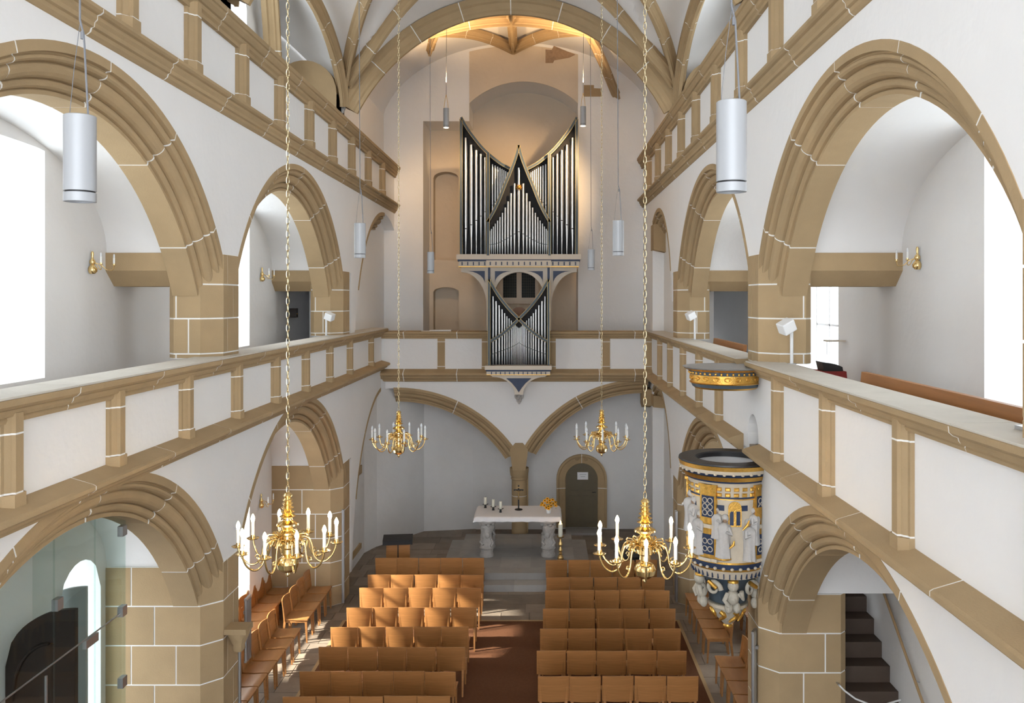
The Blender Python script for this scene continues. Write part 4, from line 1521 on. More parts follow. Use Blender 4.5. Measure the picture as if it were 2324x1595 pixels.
def pipe(fn, sc, px, wpx, ytop, ymouth, ybot, y, parent, foot_w=0.25):
    r = wpx * sc / 2 * 0.93
    x, yy, zt = fn(px, ytop, y)
    zm = fn(px, ymouth, y)[2]
    zb = fn(px, ybot, y)[2]
    mb = MB()
    mb.lathe([(r * foot_w, 0), (r * 0.98, zm - zb - 0.01), (r, zm - zb), (r, zt - zb), (r * 0.9, zt - zb), (r * 0.85, zt - zb - 0.05)], 10, (x, yy, zb))
    o = mb.build('pipe', M['tin'], parent, 50)
    lp = MB()
    lp.box(x - r * 0.7, x + r * 0.7, yy - r * 1.08, yy - r * 0.6, zm - r * 0.12, zm + max(0.012, r * 0.35))
    lp.build('pipe_mouth', M['black'], o)
    return o


BLK = M['black']
# --- upper case
top_l = smooth_pts([(1045.5, 264), (1059, 288), (1076.4, 312), (1092, 331), (1108, 347), (1132.8, 367), (1150, 377), (1164, 384)])
ogee_l = smooth_pts([(1177.5, 331), (1174.5, 345), (1169.5, 362), (1162.5, 381), (1155.4, 399), (1145, 424), (1132.8, 455), (1120, 482), (1107.5, 504)])
for pts in (top_l, mir(top_l)):
    strip_bar(up_, pts, 6.0, 0.10, 0.62, 'swept_cornice', M['blue_grey'], org)
for pts in (ogee_l, mir(ogee_l)):
    strip_bar(up_, pts, 6.0, -0.12, 0.30, 'ogee_rail', M['blue_grey'], org)
for x, y0 in ((1045.5, 264), (1309.5, 264)):
    strip_bar(up_, [(x, y0 + 4), (x, 580)], 6.5, 0.10, 0.70, 'case_post', M['blue_grey'], org)
for x in (1108, 1247):
    strip_bar(up_, [(x, 349), (x, 580)], 6.5, -0.12, 0.55, 'case_post', M['blue_grey'], org)
# dark backs
bl = [(1046, 580), (1046, 266)] + [(x, y + 1) for x, y in top_l] + [(1177.5, 388)] + [(x, y + 1) for x, y in mir(top_l)[::-1]] + [(1309, 266), (1309, 580)]
MB().prism(bl, lambda u, v, t: up_(u, v, t), 0.40, 0.72).build('case_back', BLK, org)
ob = [(1108, 580)] + [(x, y + 1) for x, y in ogee_l[::-1]] + [(x, y + 1) for x, y in mir(ogee_l)[1:]] + [(1247, 580)]
MB().prism(ob, lambda u, v, t: up_(u, v, t), 0.16, 0.20).build('case_back', BLK, org)
# pipes of the side flats
for k, (px, wpx, yt, ym) in enumerate(((1055, 9.2, 309, 518), (1068, 8.6, 325, 509), (1079.5, 7.6, 337, 499), (1090, 6.6, 346, 489), (1099.5, 5.4, 354, 479))):
    pipe(up_, su, px, wpx, yt, ym, 578, 0.24, org)
    pipe(up_, su, 2 * OC - px, wpx, yt, ym, 578, 0.24, org)
for k in range(9):
    px = (1116, 1122.5, 1128.3, 1133.6, 1138.3, 1142.6, 1146.7, 1150.6, 1154.2)[k]
    wpx = 5.2 - 0.28 * k
    yt = 369 + 2.6 * k
    ym = 463 - 6.5 * k
    pipe(up_, su, px, wpx, yt, ym, 560, 0.30, org)
    pipe(up_, su, 2 * OC - px, wpx, yt, ym, 560, 0.30, org)
cx = [0, 10, 18, 24.8, 31.3, 37.5, 43.2, 48.6, 53.8, 58.3, 62.4, 66]
ct = [380, 416, 438, 456.6, 470.6, 482.6, 492, 500, 507, 513.5, 519, 523]
cw = [7.2, 6.2, 5.7, 5.2, 4.8, 4.4, 4.1, 3.8, 3.5, 3.3, 3.1, 2.9]
cm = [526, 531, 535.5, 540, 544, 547, 550, 552, 553.5, 554.5, 555, 555.5]
for k in range(12):
    for s in ((1,) if k == 0 else (-1, 1)):
        pipe(up_, su, OC + s * cx[k], cw[k], ct[k], cm[k], 578, 0.06, org)
# gilt star
stv = MB()
c = Vector(up_(1178, 425, -0.02))
for q in range(16):
    a = q * math.pi / 8
    r = 0.115 if q % 2 == 0 else 0.085
    dr = Vector((math.cos(a), 0, math.sin(a)))
    pr = Vector((-math.sin(a), 0, math.cos(a)))
    stv.add([c + dr * 0.03 - pr * 0.012, c + dr * 0.03 + pr * 0.012, c + dr * r, c + dr * 0.03 + Vector((0, -0.02, 0)), c + dr * 0.03 + Vector((0, 0.015, 0))], [(0, 2, 3), (2, 1, 3), (1, 2, 4), (2, 0, 4), (0, 3, 1, 4)])
so = stv.build('star_rays', M['gold'], org)
MB().sphere(c, 0.045, 12, 8).build('star_boss', M['gold'], so, 60)


def ubox(x0, x1, y0, y1, d0, d1, name, m, fn=up_, parent=None):
    a, b = fn(x0, y1, d0), fn(x1, y0, d1)
    return MB().box(min(a[0], b[0]), max(a[0], b[0]), a[1], b[1], a[2], b[2]).build(name, m, parent or org)


ubox(1036.5, 1318.5, 577, 589, -0.10, 0.75, 'case_plinth', M['cream'])
ubox(1039, 1316, 589, 593, -0.06, 0.75, 'plinth_band', M['blue'])
ubox(1041, 1314, 593, 604.5, -0.03, 0.75, 'dentil_frieze', M['cream'])
ubox(1104, 1251, 591, 605, -0.10, 0.4, 'dentil_frieze', M['cream'])
ubox(1041, 1314, 604.5, 606, -0.05, 0.75, 'gilt_moulding', M['gold'])
for k in range(21):
    x = 1049 + 12.85 * k
    inner = 1104 < x < 1251
    ubox(x - 1.2, x + 1.2, 594.5, 602, -0.12 if inner else -0.05, 0.0, 'dentil', M['blue'])
# brackets below: side quadrants and central arch with blue spandrels
def bracket(pts, name, m, d0, d1):
    MB().prism(pts, lambda u, v, t: up_(u, v, t), d0, d1).build(name, m, org)
quad = [(1047.5 + 57 * math.sin(math.radians(a)), 617 + 82 * (1 - math.cos(math.radians(a)))) for a in range(0, 91, 9)]
qin = [(1056 + 42 * math.sin(math.radians(a)), 614.2 + 29 * (1 - math.cos(math.radians(a)))) for a in range(0, 91, 15)]
for f in (lambda p: p, mir):
    outer = [(1045.5, 606)] + [(1107, 606)] + [(1107, 720)] + quad[::-1] + [(1045.5, 617)]
    bracket(f(outer), 'quadrant_bracket', M['cream'], 0.12, 0.62)
    bracket(f([(1057, 614.5), (1099.5, 614.5), (1099.5, 643)] + [(1057 + 42.5 * math.sin(math.radians(a)), 614.5 + 28.5 * (1 - math.cos(math.radians(a)))) for a in range(80, 4, -15)]), 'spandrel_panel', M['blue'], 0.105, 0.13)
    bracket(f([(1104, 606), (1113, 606), (1113, 765), (1104, 765)]), 'support_post', M['cream'], 0.02, 0.55)
    bracket(f([(1107.5, 607), (1112.5, 607), (1112.5, 640), (1107.5, 640)]), 'post_inlay', M['blue'], 0.0, 0.03)
arc = [(OC - 56 + 56 * (1 - math.cos(math.radians(a))), 672 - 55 * math.sin(math.radians(a))) for a in range(0, 181, 10)]
bracket([(1112, 606), (1243, 606), (1243, 672)] + arc[::-1] + [(1112, 672)], 'central_arch', M['cream'], 0.06, 0.5)
for f in (lambda p: p, mir):
    bracket(f([(1123, 615), (1160, 615)] + [(1160 - 37 * math.sin(math.radians(a)), 615.5 + 26 * (1 - math.cos(math.radians(a)))) for a in range(15, 91, 15)]), 'spandrel_panel', M['blue'], 0.045, 0.07)
# --- lower case
dia = smooth_pts([(1110, 634), (1130, 668), (1153, 698), (1176.5, 722.5), (1197, 743), (1218, 760), (1241, 774)])
for pts in (dia, mir(dia)):
    strip_bar(lo_, pts, 6.0, -0.04, 0.10, 'diagonal_rail', M['blue_grey'], org)
for x in (1110, 1245):
    strip_bar(lo_, [(x, 634), (x, 832)], 5.5, -0.04, 0.60, 'case_post', M['blue_grey'], org)
lb = [(1110, 831), (1110, 637)] + [p for p in dia if p[0] < OC] + [(OC, 724)] + [p for p in mir(dia)[::-1] if p[0] > OC] + [(1245, 637), (1245, 831)]
MB().prism(lb, lambda u, v, t: lo_(u, v, t), 0.28, 0.45).build('case_back', BLK, org)
lx = [59.4, 52.4, 45.2, 38.5, 32.7, 27.6, 22.5, 17.6, 13.9, 10.9, 7.9, 5.1, 2.55, 0]
lt = [672, 683, 692.7, 702, 710.8, 717.8, 722.9, 727.5, 731.7, 735.2, 738.2, 741, 743.3, 744.5]
lw = [4.8, 5.2, 4.7, 4.3, 3.8, 3.4, 3.0, 2.8, 2.5, 2.3, 2.1, 2.0, 2.0, 2.0]
for k in range(14):
    for s in ((1,) if k == 13 else (-1, 1)):
        pipe(lo_, sl, OC + s * lx[k], lw[k], lt[k], 778 + 26 * (lx[k] / 59.4) ** 0.75, 829, 0.16, org)
ubox(1101, 1252, 829, 838, -0.16, 0.55, 'case_plinth', M['cream'], lo_)
ubox(1103.5, 1249.5, 838, 842, -0.12, 0.55, 'plinth_band', M['blue'], lo_)
ubox(1104.5, 1248.5, 842, 849, -0.09, 0.55, 'dentil_frieze', M['cream'], lo_)
ubox(1104.5, 1248.5, 849, 850.2, -0.10, 0.55, 'gilt_moulding', M['gold'], lo_)
for k in range(13):
    x = 1116 + 10.2 * k
    ubox(x - 1.0, x + 1.0, 843, 848.5, -0.105, -0.05, 'dentil', M['blue'], lo_)
cor = [(1112, 850.5), (1243, 850.5)]
side = [(1187 + 50 * (1 - math.sin(math.radians(a))) , 855 + 40 * (1 - math.cos(math.radians(a)))) for a in range(0, 91, 9)]
cor_poly = [(1112, 850.5), (1243, 850.5)] + side + [(2 * OC - x, y) for x, y in side[::-1]]
MB().prism(cor_poly, lambda u, v, t: lo_(u, v, t), -0.02, 0.50).build('corbel_bracket', M['cream'], org)
MB().prism([(1149, 858), (1206, 858), (1193, 869), (1184, 880), (OC, 890), (1171, 880), (1162, 869)], lambda u, v, t: lo_(u, v, t), -0.04, 0.0).build('spandrel_panel', M['blue'], org)
hd = MB()
hc = Vector(lo_(1177.5, 904, 0.22))
hd.sphere(hc, 0.10, 14, 10, (0.85, 0.95, 1.1))
hd.sphere(hc + Vector((0, -0.10, -0.01)), 0.022, 8, 6, (0.8, 1, 1.6))
for s in (-1, 1):
    hd.sphere(hc + Vector((s * 0.035, -0.085, 0.03)), 0.016, 8, 6)
    hd.sphere(hc + Vector((s * 0.085, -0.02, 0.03)), 0.045, 8, 6, (0.8, 1, 1.4))
    hd.sphere(hc + Vector((s * 0.03, -0.06, -0.07)), 0.04, 8, 6, (0.9, 0.9, 1.3))
hd.sphere(hc + Vector((0, -0.045, -0.12)), 0.035, 8, 6, (1, 1, 1.4))
hd.box(hc.x - 0.10, hc.x + 0.10, hc.y - 0.06, hc.y + 0.25, hc.z + 0.06, hc.z + 0.13)
hd.build('carved_head_corbel', M['carved'], org, 60)

# window and console behind the organ
ow = struct('window_20', 'dark leaded double casement in a cream frame behind the organ')
WYD = END_Y + 1.25
def wb(x0, x1, y0, y1, d0, d1):
    s = WYD / F
    return MB().box((x0 - VX) * s, (x1 - VX) * s, WYD + d0, WYD + d1, CZ - (y1 - VY) * s, CZ - (y0 - VY) * s)
for (x0, x1, y0, y1) in ((1134, 1142, 612, 682), (1172.5, 1184, 612, 682), (1214.5, 1222, 612, 682), (1142, 1172.5, 675.5, 682), (1184, 1214.5, 675.5, 682), (1142, 1172.5, 612, 619), (1184, 1214.5, 612, 619), (1128, 1228, 682, 689)):
    wb(x0, x1, y0, y1, -0.06, 0.09).build('window_frame', M['cream'], ow)
for (x0, x1) in ((1142, 1172.5), (1184, 1214.5)):
    wb(x0, x1, 619, 675.5, 0.0, 0.02).build('pane', M['lead_glass'], ow)
    g = MB()
    for k in range(1, 6):
        x = x0 + (x1 - x0) * k / 6
        b = wb(x - 0.35, x + 0.35, 619, 675.5, -0.012, 0.0)
        g.add(b.V, b.Fc)
    for k in range(1, 9):
        y = 619 + 56.5 * k / 9
        b = wb(x0, x1, y - 0.35, y + 0.35, -0.012, 0.0)
        g.add(b.V, b.Fc)
    g.build('lead_cames', M['lead'], ow)
cs = thing('organ_bench', 'dark red-brown rounded wooden bench top behind the lower organ case', 'bench', ((1178 - VX) * 24.0 / F, 24.0, 4.42))
MB().prism([(-0.30, 0.0), (0.30, 0.0), (0.30, 1.42), (0.22, 1.66), (0.08, 1.76), (-0.08, 1.76), (-0.22, 1.66), (-0.30, 1.42)], lambda u, v, t: (u, t, v), -0.15, 0.15).build('bench_end', M['oak_dark'], cs)
sm = thing('music_stand', 'pale sheet music lying on the organ gallery rail', 'sheet music', ((990 - VX) * 22.6 / F, 22.56, 5.555))
MB().box(-0.38, 0.40, -0.10, 0.16, 0.0, 0.02).build('sheet', M['cream'], sm)
MB().box(-0.16, 0.40, -0.12, 0.14, 0.02, 0.04).build('sheet', M['paper'], sm)

# ================================================================== PULPIT
PX, PY = 2.50, 11.62
pu = thing('pulpit', 'painted and gilded round pulpit with white relief figures on the right pier', 'pulpit', (PX, PY, 0))


def ring(r0, z0, r1, z1, name, m, n=40, thick=0.03):
    o = MB().lathe([(r0, z0), (r1, z1), (r1 - thick, z1), (r0 - thick, z0), (r0, z0)], n, cap=False).build(name, m, pu, 30)
    return o


MB().lathe([(0.635, 4.235), (0.66, 4.25), (0.655, 4.272), (0.435, 4.272), (0.425, 4.255), (0.425, 4.20), (0.46, 4.20), (0.46, 4.23), (0.635, 4.235)], 48, cap=False).build('rim_board', M['dark'], pu, 30)
MB().lathe([(0.445, 4.215), (0.445, 3.35), (0.40, 3.35)], 48, cap=False).build('inner_wall', M['plaster_grey'], pu, 30)
MB().lathe([(0.45, 3.33), (0.45, 3.36)], 40).build('pulpit_floor', M['oak_dark'], pu)
ring(0.645, 4.19, 0.66, 4.245, 'gilt_moulding', M['gold'])
ring(0.635, 4.145, 0.645, 4.19, 'cream_moulding', M['ivory'])
ring(0.60, 4.105, 0.625, 4.145, 'blue_band', M['blue'])
ring(0.575, 4.045, 0.615, 4.105, 'gilt_moulding', M['gold'])
ring(0.555, 4.02, 0.565, 4.045, 'blue_band', M['blue'])
for k in range(34):
    a = 2 * math.pi * k / 34
    MB().sphere((0.632 * math.cos(a), 0.632 * math.sin(a), 4.142), 0.024, 7, 5, (1, 1, 0.7)).build('scallop', M['ivory'], pu, 60)
body = MB().lathe([(0.545, 4.02), (0.53, 3.98), (0.515, 3.80), (0.505, 3.60), (0.50, 3.2), (0.505, 3.02), (0.52, 2.99)], 44, cap=False).build('pulpit_body', M['ivory'], pu, 30)
# coffered band
for k in range(30):
    for j in range(2):
        a = 2 * math.pi * (k + 0.5) / 30
        z = 3.94 - 0.075 * j
        r = 0.535 - 0.008 * j
        u = Vector((-math.sin(a), math.cos(a), 0))
        n_ = Vector((math.cos(a), math.sin(a), 0))
        c = n_ * r + Vector((0, 0, z))
        V = []
        for (p, q, o_) in ((-0.035, -0.024, 0), (0.035, -0.024, 0), (0.035, 0.024, 0), (-0.035, 0.024, 0), (-0.022, -0.014, 0.014), (0.022, -0.014, 0.014), (0.022, 0.014, 0.014), (-0.022, 0.014, 0.014)):
            V.append(c + u * p + Vector((0, 0, q)) + n_ * o_)
        MB().add(V, [(3, 2, 1, 0), (4, 5, 6, 7), (0, 1, 5, 4), (1, 2, 6, 5), (2, 3, 7, 6), (3, 0, 4, 7)]).build('coffer_boss', M['gold'], pu)
ring(0.526, 3.815, 0.526, 3.835, 'blue_band', M['blue'], thick=0.02)
ring(0.524, 3.80, 0.524, 3.815, 'gilt_moulding', M['gold'], thick=0.02)


def onp(a, r, z, t=0.0):
    """point on the pulpit drum: a = angle in degrees, 180 faces the nave, -90 the camera"""
    a = math.radians(a)
    return Vector((r * math.cos(a) - t * math.sin(a), r * math.sin(a) + t * math.cos(a), z))


def plate(a, w, z0, z1, r0, r1, name, m, parent):
    V = []
    for t in (-w / 2, w / 2):
        for r in (r0, r1):
            for z in (z0, z1):
                V.append(onp(a, r, z, t))
    return MB().add(V, [(0, 1, 3, 2), (4, 6, 7, 5), (0, 4, 5, 1), (2, 3, 7, 6), (0, 2, 6, 4), (1, 5, 7, 3)]).build(name, m, parent)


for a in (-126, -54, 162, 222 - 360 + 4 + 90 - 90):
    p = plate(a, 0.16, 3.0, 3.96, 0.47, 0.545, 'gilt_pilaster', M['gold'], pu)
    plate(a, 0.10, 3.56, 3.84, 0.53, 0.552, 'tracery_panel', M['blue'], p)
    plate(a, 0.10, 3.08, 3.34, 0.53, 0.552, 'tracery_panel', M['blue'], p)
    plate(a, 0.18, 3.42, 3.47, 0.47, 0.555, 'pilaster_band', M['ivory'], p)
    plate(a, 0.19, 3.955, 3.99, 0.47, 0.565, 'pilaster_cap', M['gold'], p)
    plate(a, 0.19, 2.99, 3.03, 0.47, 0.56, 'pilaster_base', M['ivory'], p)
    for zc in (3.62, 3.70, 3.78, 3.15, 3.25):
        tr = MB()
        c = onp(a, 0.556, zc)
        tr.tube([onp(a, 0.556, zc + 0.034 * math.sin(q), 0.034 * math.cos(q)) for q in [k * math.pi / 5 for k in range(11)]], 0.006, 5)
        tr.build('tracery', M['ivory'], p, 60)
# painted windows and a gilt double lancet in the relief field
for a in (-112, -78, -140, 200 - 360, -40):
    plate(a, 0.09, 3.66, 3.73, 0.49, 0.517, 'blue_window', M['blue'], pu)
lz = plate(-92, 0.17, 3.46, 3.70, 0.49, 0.525, 'gilt_lancet', M['gold'], pu)
MB().lathe([(0.085, -0.02), (0.085, 0.02)], 16, tuple(onp(-92, 0.505, 3.70)), 'y').build('lancet_head', M['gold'], lz, 40)
plate(-92.0 - 4.6, 0.05, 3.48, 3.66, 0.50, 0.53, 'lancet_light', M['blue'], lz)
plate(-92.0 + 4.6, 0.05, 3.48, 3.66, 0.50, 0.53, 'lancet_light', M['blue'], lz)


def relief(a, z0, h, seed, head_off=0.0, lean=0.0, arm=1, trim=None):
    rr = random.Random(seed)
    ph = [rr.uniform(0, 6) for _ in range(3)]
    base = onp(a, 0.515, z0)
    rip = lambda q, z: 0.10 * math.sin(6 * q + ph[0] + 5 * z) + 0.07 * math.sin(11 * q + ph[1])
    w_ = h * 0.155
    prof = [(w_ * 1.15, 0), (w_ * 1.05, h * 0.1), (w_ * 0.95, h * 0.35), (w_ * 0.98, h * 0.55), (w_ * 1.1, h * 0.72), (w_ * 0.9, h * 0.80), (w_ * 0.35, h * 0.85)]
    mb = MB().lathe(prof, 20, tuple(base), ripple=rip)
    for i, v in enumerate(mb.V):
        k = (v[2] - z0) / h
        o = onp(a, 0, 0, lean * k)
        mb.V[i] = (v[0] + o.x, v[1] + o.y, v[2])
    fig = mb.build('relief_figure', M['robe'], pu, 60)
    hp = onp(a, 0.525, z0 + h * 0.92, lean + head_off)
    MB().sphere(hp, h * 0.075, 10, 8, (0.9, 0.9, 1.15)).build('head', M['skin_paint'], fig, 60)
    hood = MB().sphere(hp + onp(a, -0.012, h * 0.02), h * 0.09, 10, 8, (1, 1, 1.1))
    hood.build('hood', M['robe'], fig, 60)
    MB().tube([onp(a, 0.55, z0 + h * 0.74, lean + arm * w_ * 0.8), onp(a, 0.59, z0 + h * 0.60, lean + arm * w_ * 1.2), onp(a, 0.61, z0 + h * 0.66, lean + arm * w_ * 0.5)], [h * 0.05, h * 0.045, h * 0.03], 8).build('arm', M['robe'], fig, 60)
    if trim:
        MB().tube([onp(a, 0.525 + w_ * 1.05 * math.cos(q), z0 + 0.012, w_ * 1.15 * math.sin(q)) for q in [-1.3 + 2.6 * k / 8 for k in range(9)]], 0.012, 6).build('gilt_hem', M['gold'], fig, 60)
    return fig


relief(-108, 3.04, 0.56, 1, 0.02, 0.0, 1, True)
relief(-70, 3.02, 0.52, 2, -0.02, 0.0, -1, False)
relief(-62, 3.22, 0.46, 3, 0.0, 0.0, -1, False)
relief(-146, 3.06, 0.54, 4, 0.0, 0.0, 1, False)
relief(-160, 3.24, 0.52, 5, 0.0, 0.0, 1, True)
relief(-174, 3.30, 0.52, 6, 0.0, 0.0, -1, False)
relief(-36, 3.05, 0.54, 7, 0.0, 0.0, 1, False)
relief(-118, 3.30, 0.38, 8, 0.0, 0.0, 1, False)
for a, z0, z1, t0, t1 in ((-78, 3.44, 3.56, -0.06, 0.03), (-98, 3.20, 3.30, -0.02, 0.04)):
    MB().tube([onp(a, 0.60, z0, t0), onp(a, 0.60, (z0 + z1) / 2, (t0 + t1) / 2 + 0.02), onp(a, 0.60, z1, t1)], [0.010, 0.02, 0.008], 8).build('gilt_attribute', M['gold'], pu, 60)
plate(-58, 0.10, 3.56, 3.70, 0.50, 0.57, 'gilt_casket', M['gold'], pu)
# lower mouldings
ring(0.525, 2.965, 0.525, 2.99, 'gilt_moulding', M['gold'])
ring(0.515, 2.895, 0.525, 2.965, 'blue_band', M['blue'])
for k in range(30):
    a = 2 * math.pi * k / 30
    MB().sphere((0.522 * math.cos(a), 0.522 * math.sin(a), 2.905), 0.026, 7, 5, (1, 1, 0.8)).build('scallop', M['ivory'], pu, 60)
ring(0.505, 2.865, 0.515, 2.895, 'gilt_moulding', M['gold'])
ring(0.455, 2.75, 0.505, 2.865, 'fluted_frieze', M['ivory'])
for k in range(40):
    a = 360 * k / 40
    plate(a, 0.014, 2.765, 2.855, 0.45, 0.49, 'flute', M['blue'], pu)
MB().lathe([(0.45, 2.75), (0.40, 2.74), (0.30, 2.60), (0.26, 2.42), (0.25, 2.36)], 28).build('corbel_bowl', M['blue_grey'], pu, 40)
for k, a in enumerate((-170, -128, -92, -56, -20, 140)):
    pt = MB()
    if k % 2 == 0:
        pt.sphere(onp(a, 0.40, 2.66), 0.075, 12, 9, (1, 1, 1.05))
        pt.sphere(onp(a, 0.37, 2.50), 0.085, 12, 9, (1, 1, 1.2))
        pt.sphere(onp(a, 0.36, 2.36, -0.05), 0.055, 10, 8, (1, 1, 1.4))
        pt.sphere(onp(a, 0.36, 2.36, 0.05), 0.055, 10, 8, (1, 1, 1.4))
        pt.tube([onp(a, 0.40, 2.56, -0.07), onp(a, 0.43, 2.48, -0.12), onp(a, 0.41, 2.40, -0.06)], 0.03, 8)
        pt.tube([onp(a, 0.40, 2.56, 0.07), onp(a, 0.43, 2.50, 0.12), onp(a, 0.44, 2.60, 0.10)], 0.03, 8)
        o = pt.build('putto_carving', M['putto'], pu, 60)
        MB().sphere(onp(a, 0.39, 2.71), 0.075, 10, 7, (1, 1, 0.6)).build('gilt_hair', M['gold'], o, 60)
    else:
        pt.tube([onp(a, 0.42 - 0.02 * q / 6, 2.60 + (0.11 - 0.012 * q) * math.sin(q), (0.11 - 0.012 * q) * math.cos(q)) for q in [j * 0.45 for j in range(18)]], [0.035 - 0.0012 * j for j in range(18)], 8)
        o = pt.build('scroll_carving', M['putto'], pu, 60)
        MB().tube([onp(a, 0.45, 2.70 - 0.02 * j, -0.06 + 0.03 * j) for j in range(5)], 0.028, 8).build('gilt_leaf', M['gold'], o, 60)
ring(0.265, 2.29, 0.27, 2.335, 'cream_moulding', M['ivory'], 28, 0.05)
MB().lathe([(0.26, 2.34), (0.235, 2.29), (0.20, 2.22), (0.15, 2.12), (0.08, 2.05), (0.03, 2.0)], 22).build('pendant_boss', M['putto'], pu, 40)
for k in range(7):
    a = -180 + 51.4 * k
    MB().tube([onp(a, 0.22 - 0.015 * j, 2.24 - 0.03 * j, 0.05 * math.sin(j * 0.9)) for j in range(6)], [0.03, 0.035, 0.03, 0.026, 0.022, 0.012], 8).build('gilt_leaf', M['gold'], pu, 60)
MB().sphere((0.0, 0.0, 2.0), 0.055, 12, 8, (1.2, 1.2, 0.8)).build('pendant_drop', M['gold'], pu, 60)
# sounding board
sb = thing('sounding_board', 'round gilded sounding board above the pulpit with flat grey top', 'canopy', (2.47, 11.62, 0))
MB().lathe([(0.50, 5.40), (0.40, 5.30), (0.40, 5.44), (0.53, 5.478), (0.555, 5.49), (0.0005, 5.515)][2:], 48).build('board_top', M['silver'], sb, 20)
for r0, z0, r1, z1, m, nm in ((0.545, 5.475, 0.575, 5.497, 'silver', 'top_edge'), (0.50, 5.445, 0.56, 5.475, 'gold', 'gilt_moulding'), (0.475, 5.395, 0.49, 5.445, 'blue_grey', 'blue_band'), (0.465, 5.29, 0.475, 5.395, 'gold', 'carved_frieze'), (0.47, 5.275, 0.485, 5.29, 'gold', 'gilt_moulding'), (0.44, 5.23, 0.46, 5.275, 'blue_grey', 'blue_band'), (0.41, 5.205, 0.435, 5.23, 'gold', 'gilt_moulding')):
    MB().lathe([(r0, z0), (r1, z1), (r1 - 0.06, z1), (r0 - 0.06, z0), (r0, z0)], 48, cap=False).build(nm, M[m], sb, 30)
for k in range(40):
    a = 2 * math.pi * k / 40
    MB().sphere((0.482 * math.cos(a), 0.482 * math.sin(a), 5.418), 0.019, 6, 5, (1, 1, 1)).build('gilt_bead', M['gold'], sb, 60)
for k in range(20):
    a = 2 * math.pi * (k + 0.5) / 20
    c = Vector((0.472 * math.cos(a), 0.472 * math.sin(a), 5.345))
    u = Vector((-math.sin(a), math.cos(a), 0))
    MB().tube([c + u * (0.045 * math.cos(q) * (1 - q / 12)) + Vector((0, 0, 0.03 * math.sin(q) * (1 - q / 12))) for q in [j * 0.6 for j in range(12)]], 0.009, 5).build('scroll_ornament', M['gold'], sb, 60)

# ================================================================== CHANDELIERS
CHP = [(0.012, 0.50), (0.03, 0.49), (0.045, 0.47), (0.028, 0.45), (0.05, 0.43), (0.03, 0.412), (0.052, 0.395), (0.032, 0.375), (0.062, 0.355), (0.034, 0.335), (0.068, 0.315), (0.036, 0.297), (0.078, 0.275), (0.038, 0.255), (0.045, 0.235), (0.10, 0.205), (0.105, 0.19), (0.06, 0.17), (0.045, 0.15), (0.085, 0.125), (0.085, 0.105), (0.045, 0.085), (0.05, 0.06), (0.075, 0.04), (0.075, -0.02), (0.05, -0.04), (0.055, -0.08), (0.04, -0.10), (0.085, -0.13), (0.105, -0.175), (0.095, -0.22), (0.055, -0.255), (0.02, -0.265), (0.022, -0.285), (0.005, -0.31)]
ARMP = [(0.06, 0.02), (0.10, 0.06), (0.15, 0.075), (0.20, 0.05), (0.225, -0.01), (0.235, -0.08), (0.26, -0.14), (0.31, -0.175), (0.36, -0.165), (0.41, -0.12), (0.44, -0.06), (0.454, 0.0)]


def link_pts(c, horizontal, lx=0.0135, lz=0.037):
    pts = []
    for q in range(13):
        a = 2 * math.pi * q / 12
        u, v = lx * math.cos(a), lz * math.sin(a)
        pts.append((c[0] + (u if horizontal else 0), c[1] + (0 if horizontal else u), c[2] + v))
    return pts


def chandelier(loc, label, lit, ztop, rot):
    t = thing('chandelier', label, 'chandelier', loc, 0, 'four brass chandeliers of the nave')
    MB().lathe(CHP, 24).build('turned_body', M['brass'], t, 35)
    for k in range(10):
        a = rot + 2 * math.pi * k / 10
        f = lambda r, z, s=0.0: (r * math.cos(a) - s * math.sin(a), r * math.sin(a) + s * math.cos(a), z)
        am = MB()
        am.tube([f(r, z) for r, z in smooth_pts(ARMP, 3)], 0.0095, 7)
        am.tube([f(0.15 + 0.035 * math.cos(q) * (1 - q / 9), 0.035 + 0.04 * math.sin(q) * (1 - q / 9)) for q in [j * 0.6 for j in range(12)]], 0.007, 6)
        am.tube([f(0.275 + 0.026 * math.cos(q) * (1 - q / 9), -0.105 + 0.03 * math.sin(q) * (1 - q / 9)) for q in [j * 0.6 for j in range(12)]], 0.006, 6)
        am.tube([f(0.07, 0.06), f(0.12, 0.10), f(0.17, 0.105), f(0.185, 0.085)], [0.008, 0.009, 0.008, 0.011], 6)
        arm = am.build('arm', M['brass'], t, 60)
        cx_, cy_, cz_ = f(0.454, 0)
        MB().lathe([(0.008, -0.012), (0.05, -0.004), (0.062, 0.006), (0.058, 0.008), (0.02, 0.002), (0.02, 0.03), (0.016, 0.036)], 14, (cx_, cy_, 0)).build('drip_pan', M['brass'], arm, 40)
        MB().lathe([(0.0165, 0.036), (0.0165, 0.165), (0.010, 0.169)], 10, (cx_, cy_, 0)).build('candle_sleeve', M['sleeve'], arm, 40)
        MB().lathe([(0.010, 0.166), (0.019, 0.184), (0.020, 0.20), (0.012, 0.224), (0.003, 0.240)], 10, (cx_, cy_, 0)).build('bulb', M['bulb_on' if lit else 'bulb_off'], arm, 60)
    # small upper tier of scrolls
    sc = MB()
    for k in range(10):
        a = rot + 2 * math.pi * (k + 0.5) / 10
        sc.tube([((0.075 + 0.045 * q) * math.cos(a), (0.075 + 0.045 * q) * math.sin(a), 0.02 + 0.05 * math.sin(q * 2.0)) for q in [j * 0.25 for j in range(8)]], [0.007] * 7 + [0.012], 6)
    sc.build('scroll_tier', M['brass'], t, 60)
    ch = MB()
    z = 0.50
    k = 0
    while loc[2] + z < ztop:
        ch.tube(link_pts((0, 0, z + 0.03), k % 2 == 0), 0.0040, 5, cap=False)
        z += 0.064
        k += 1
    o = ch.build('chain', M['chain'], t, 60)
    o['kind'] = 'stuff'
    return t


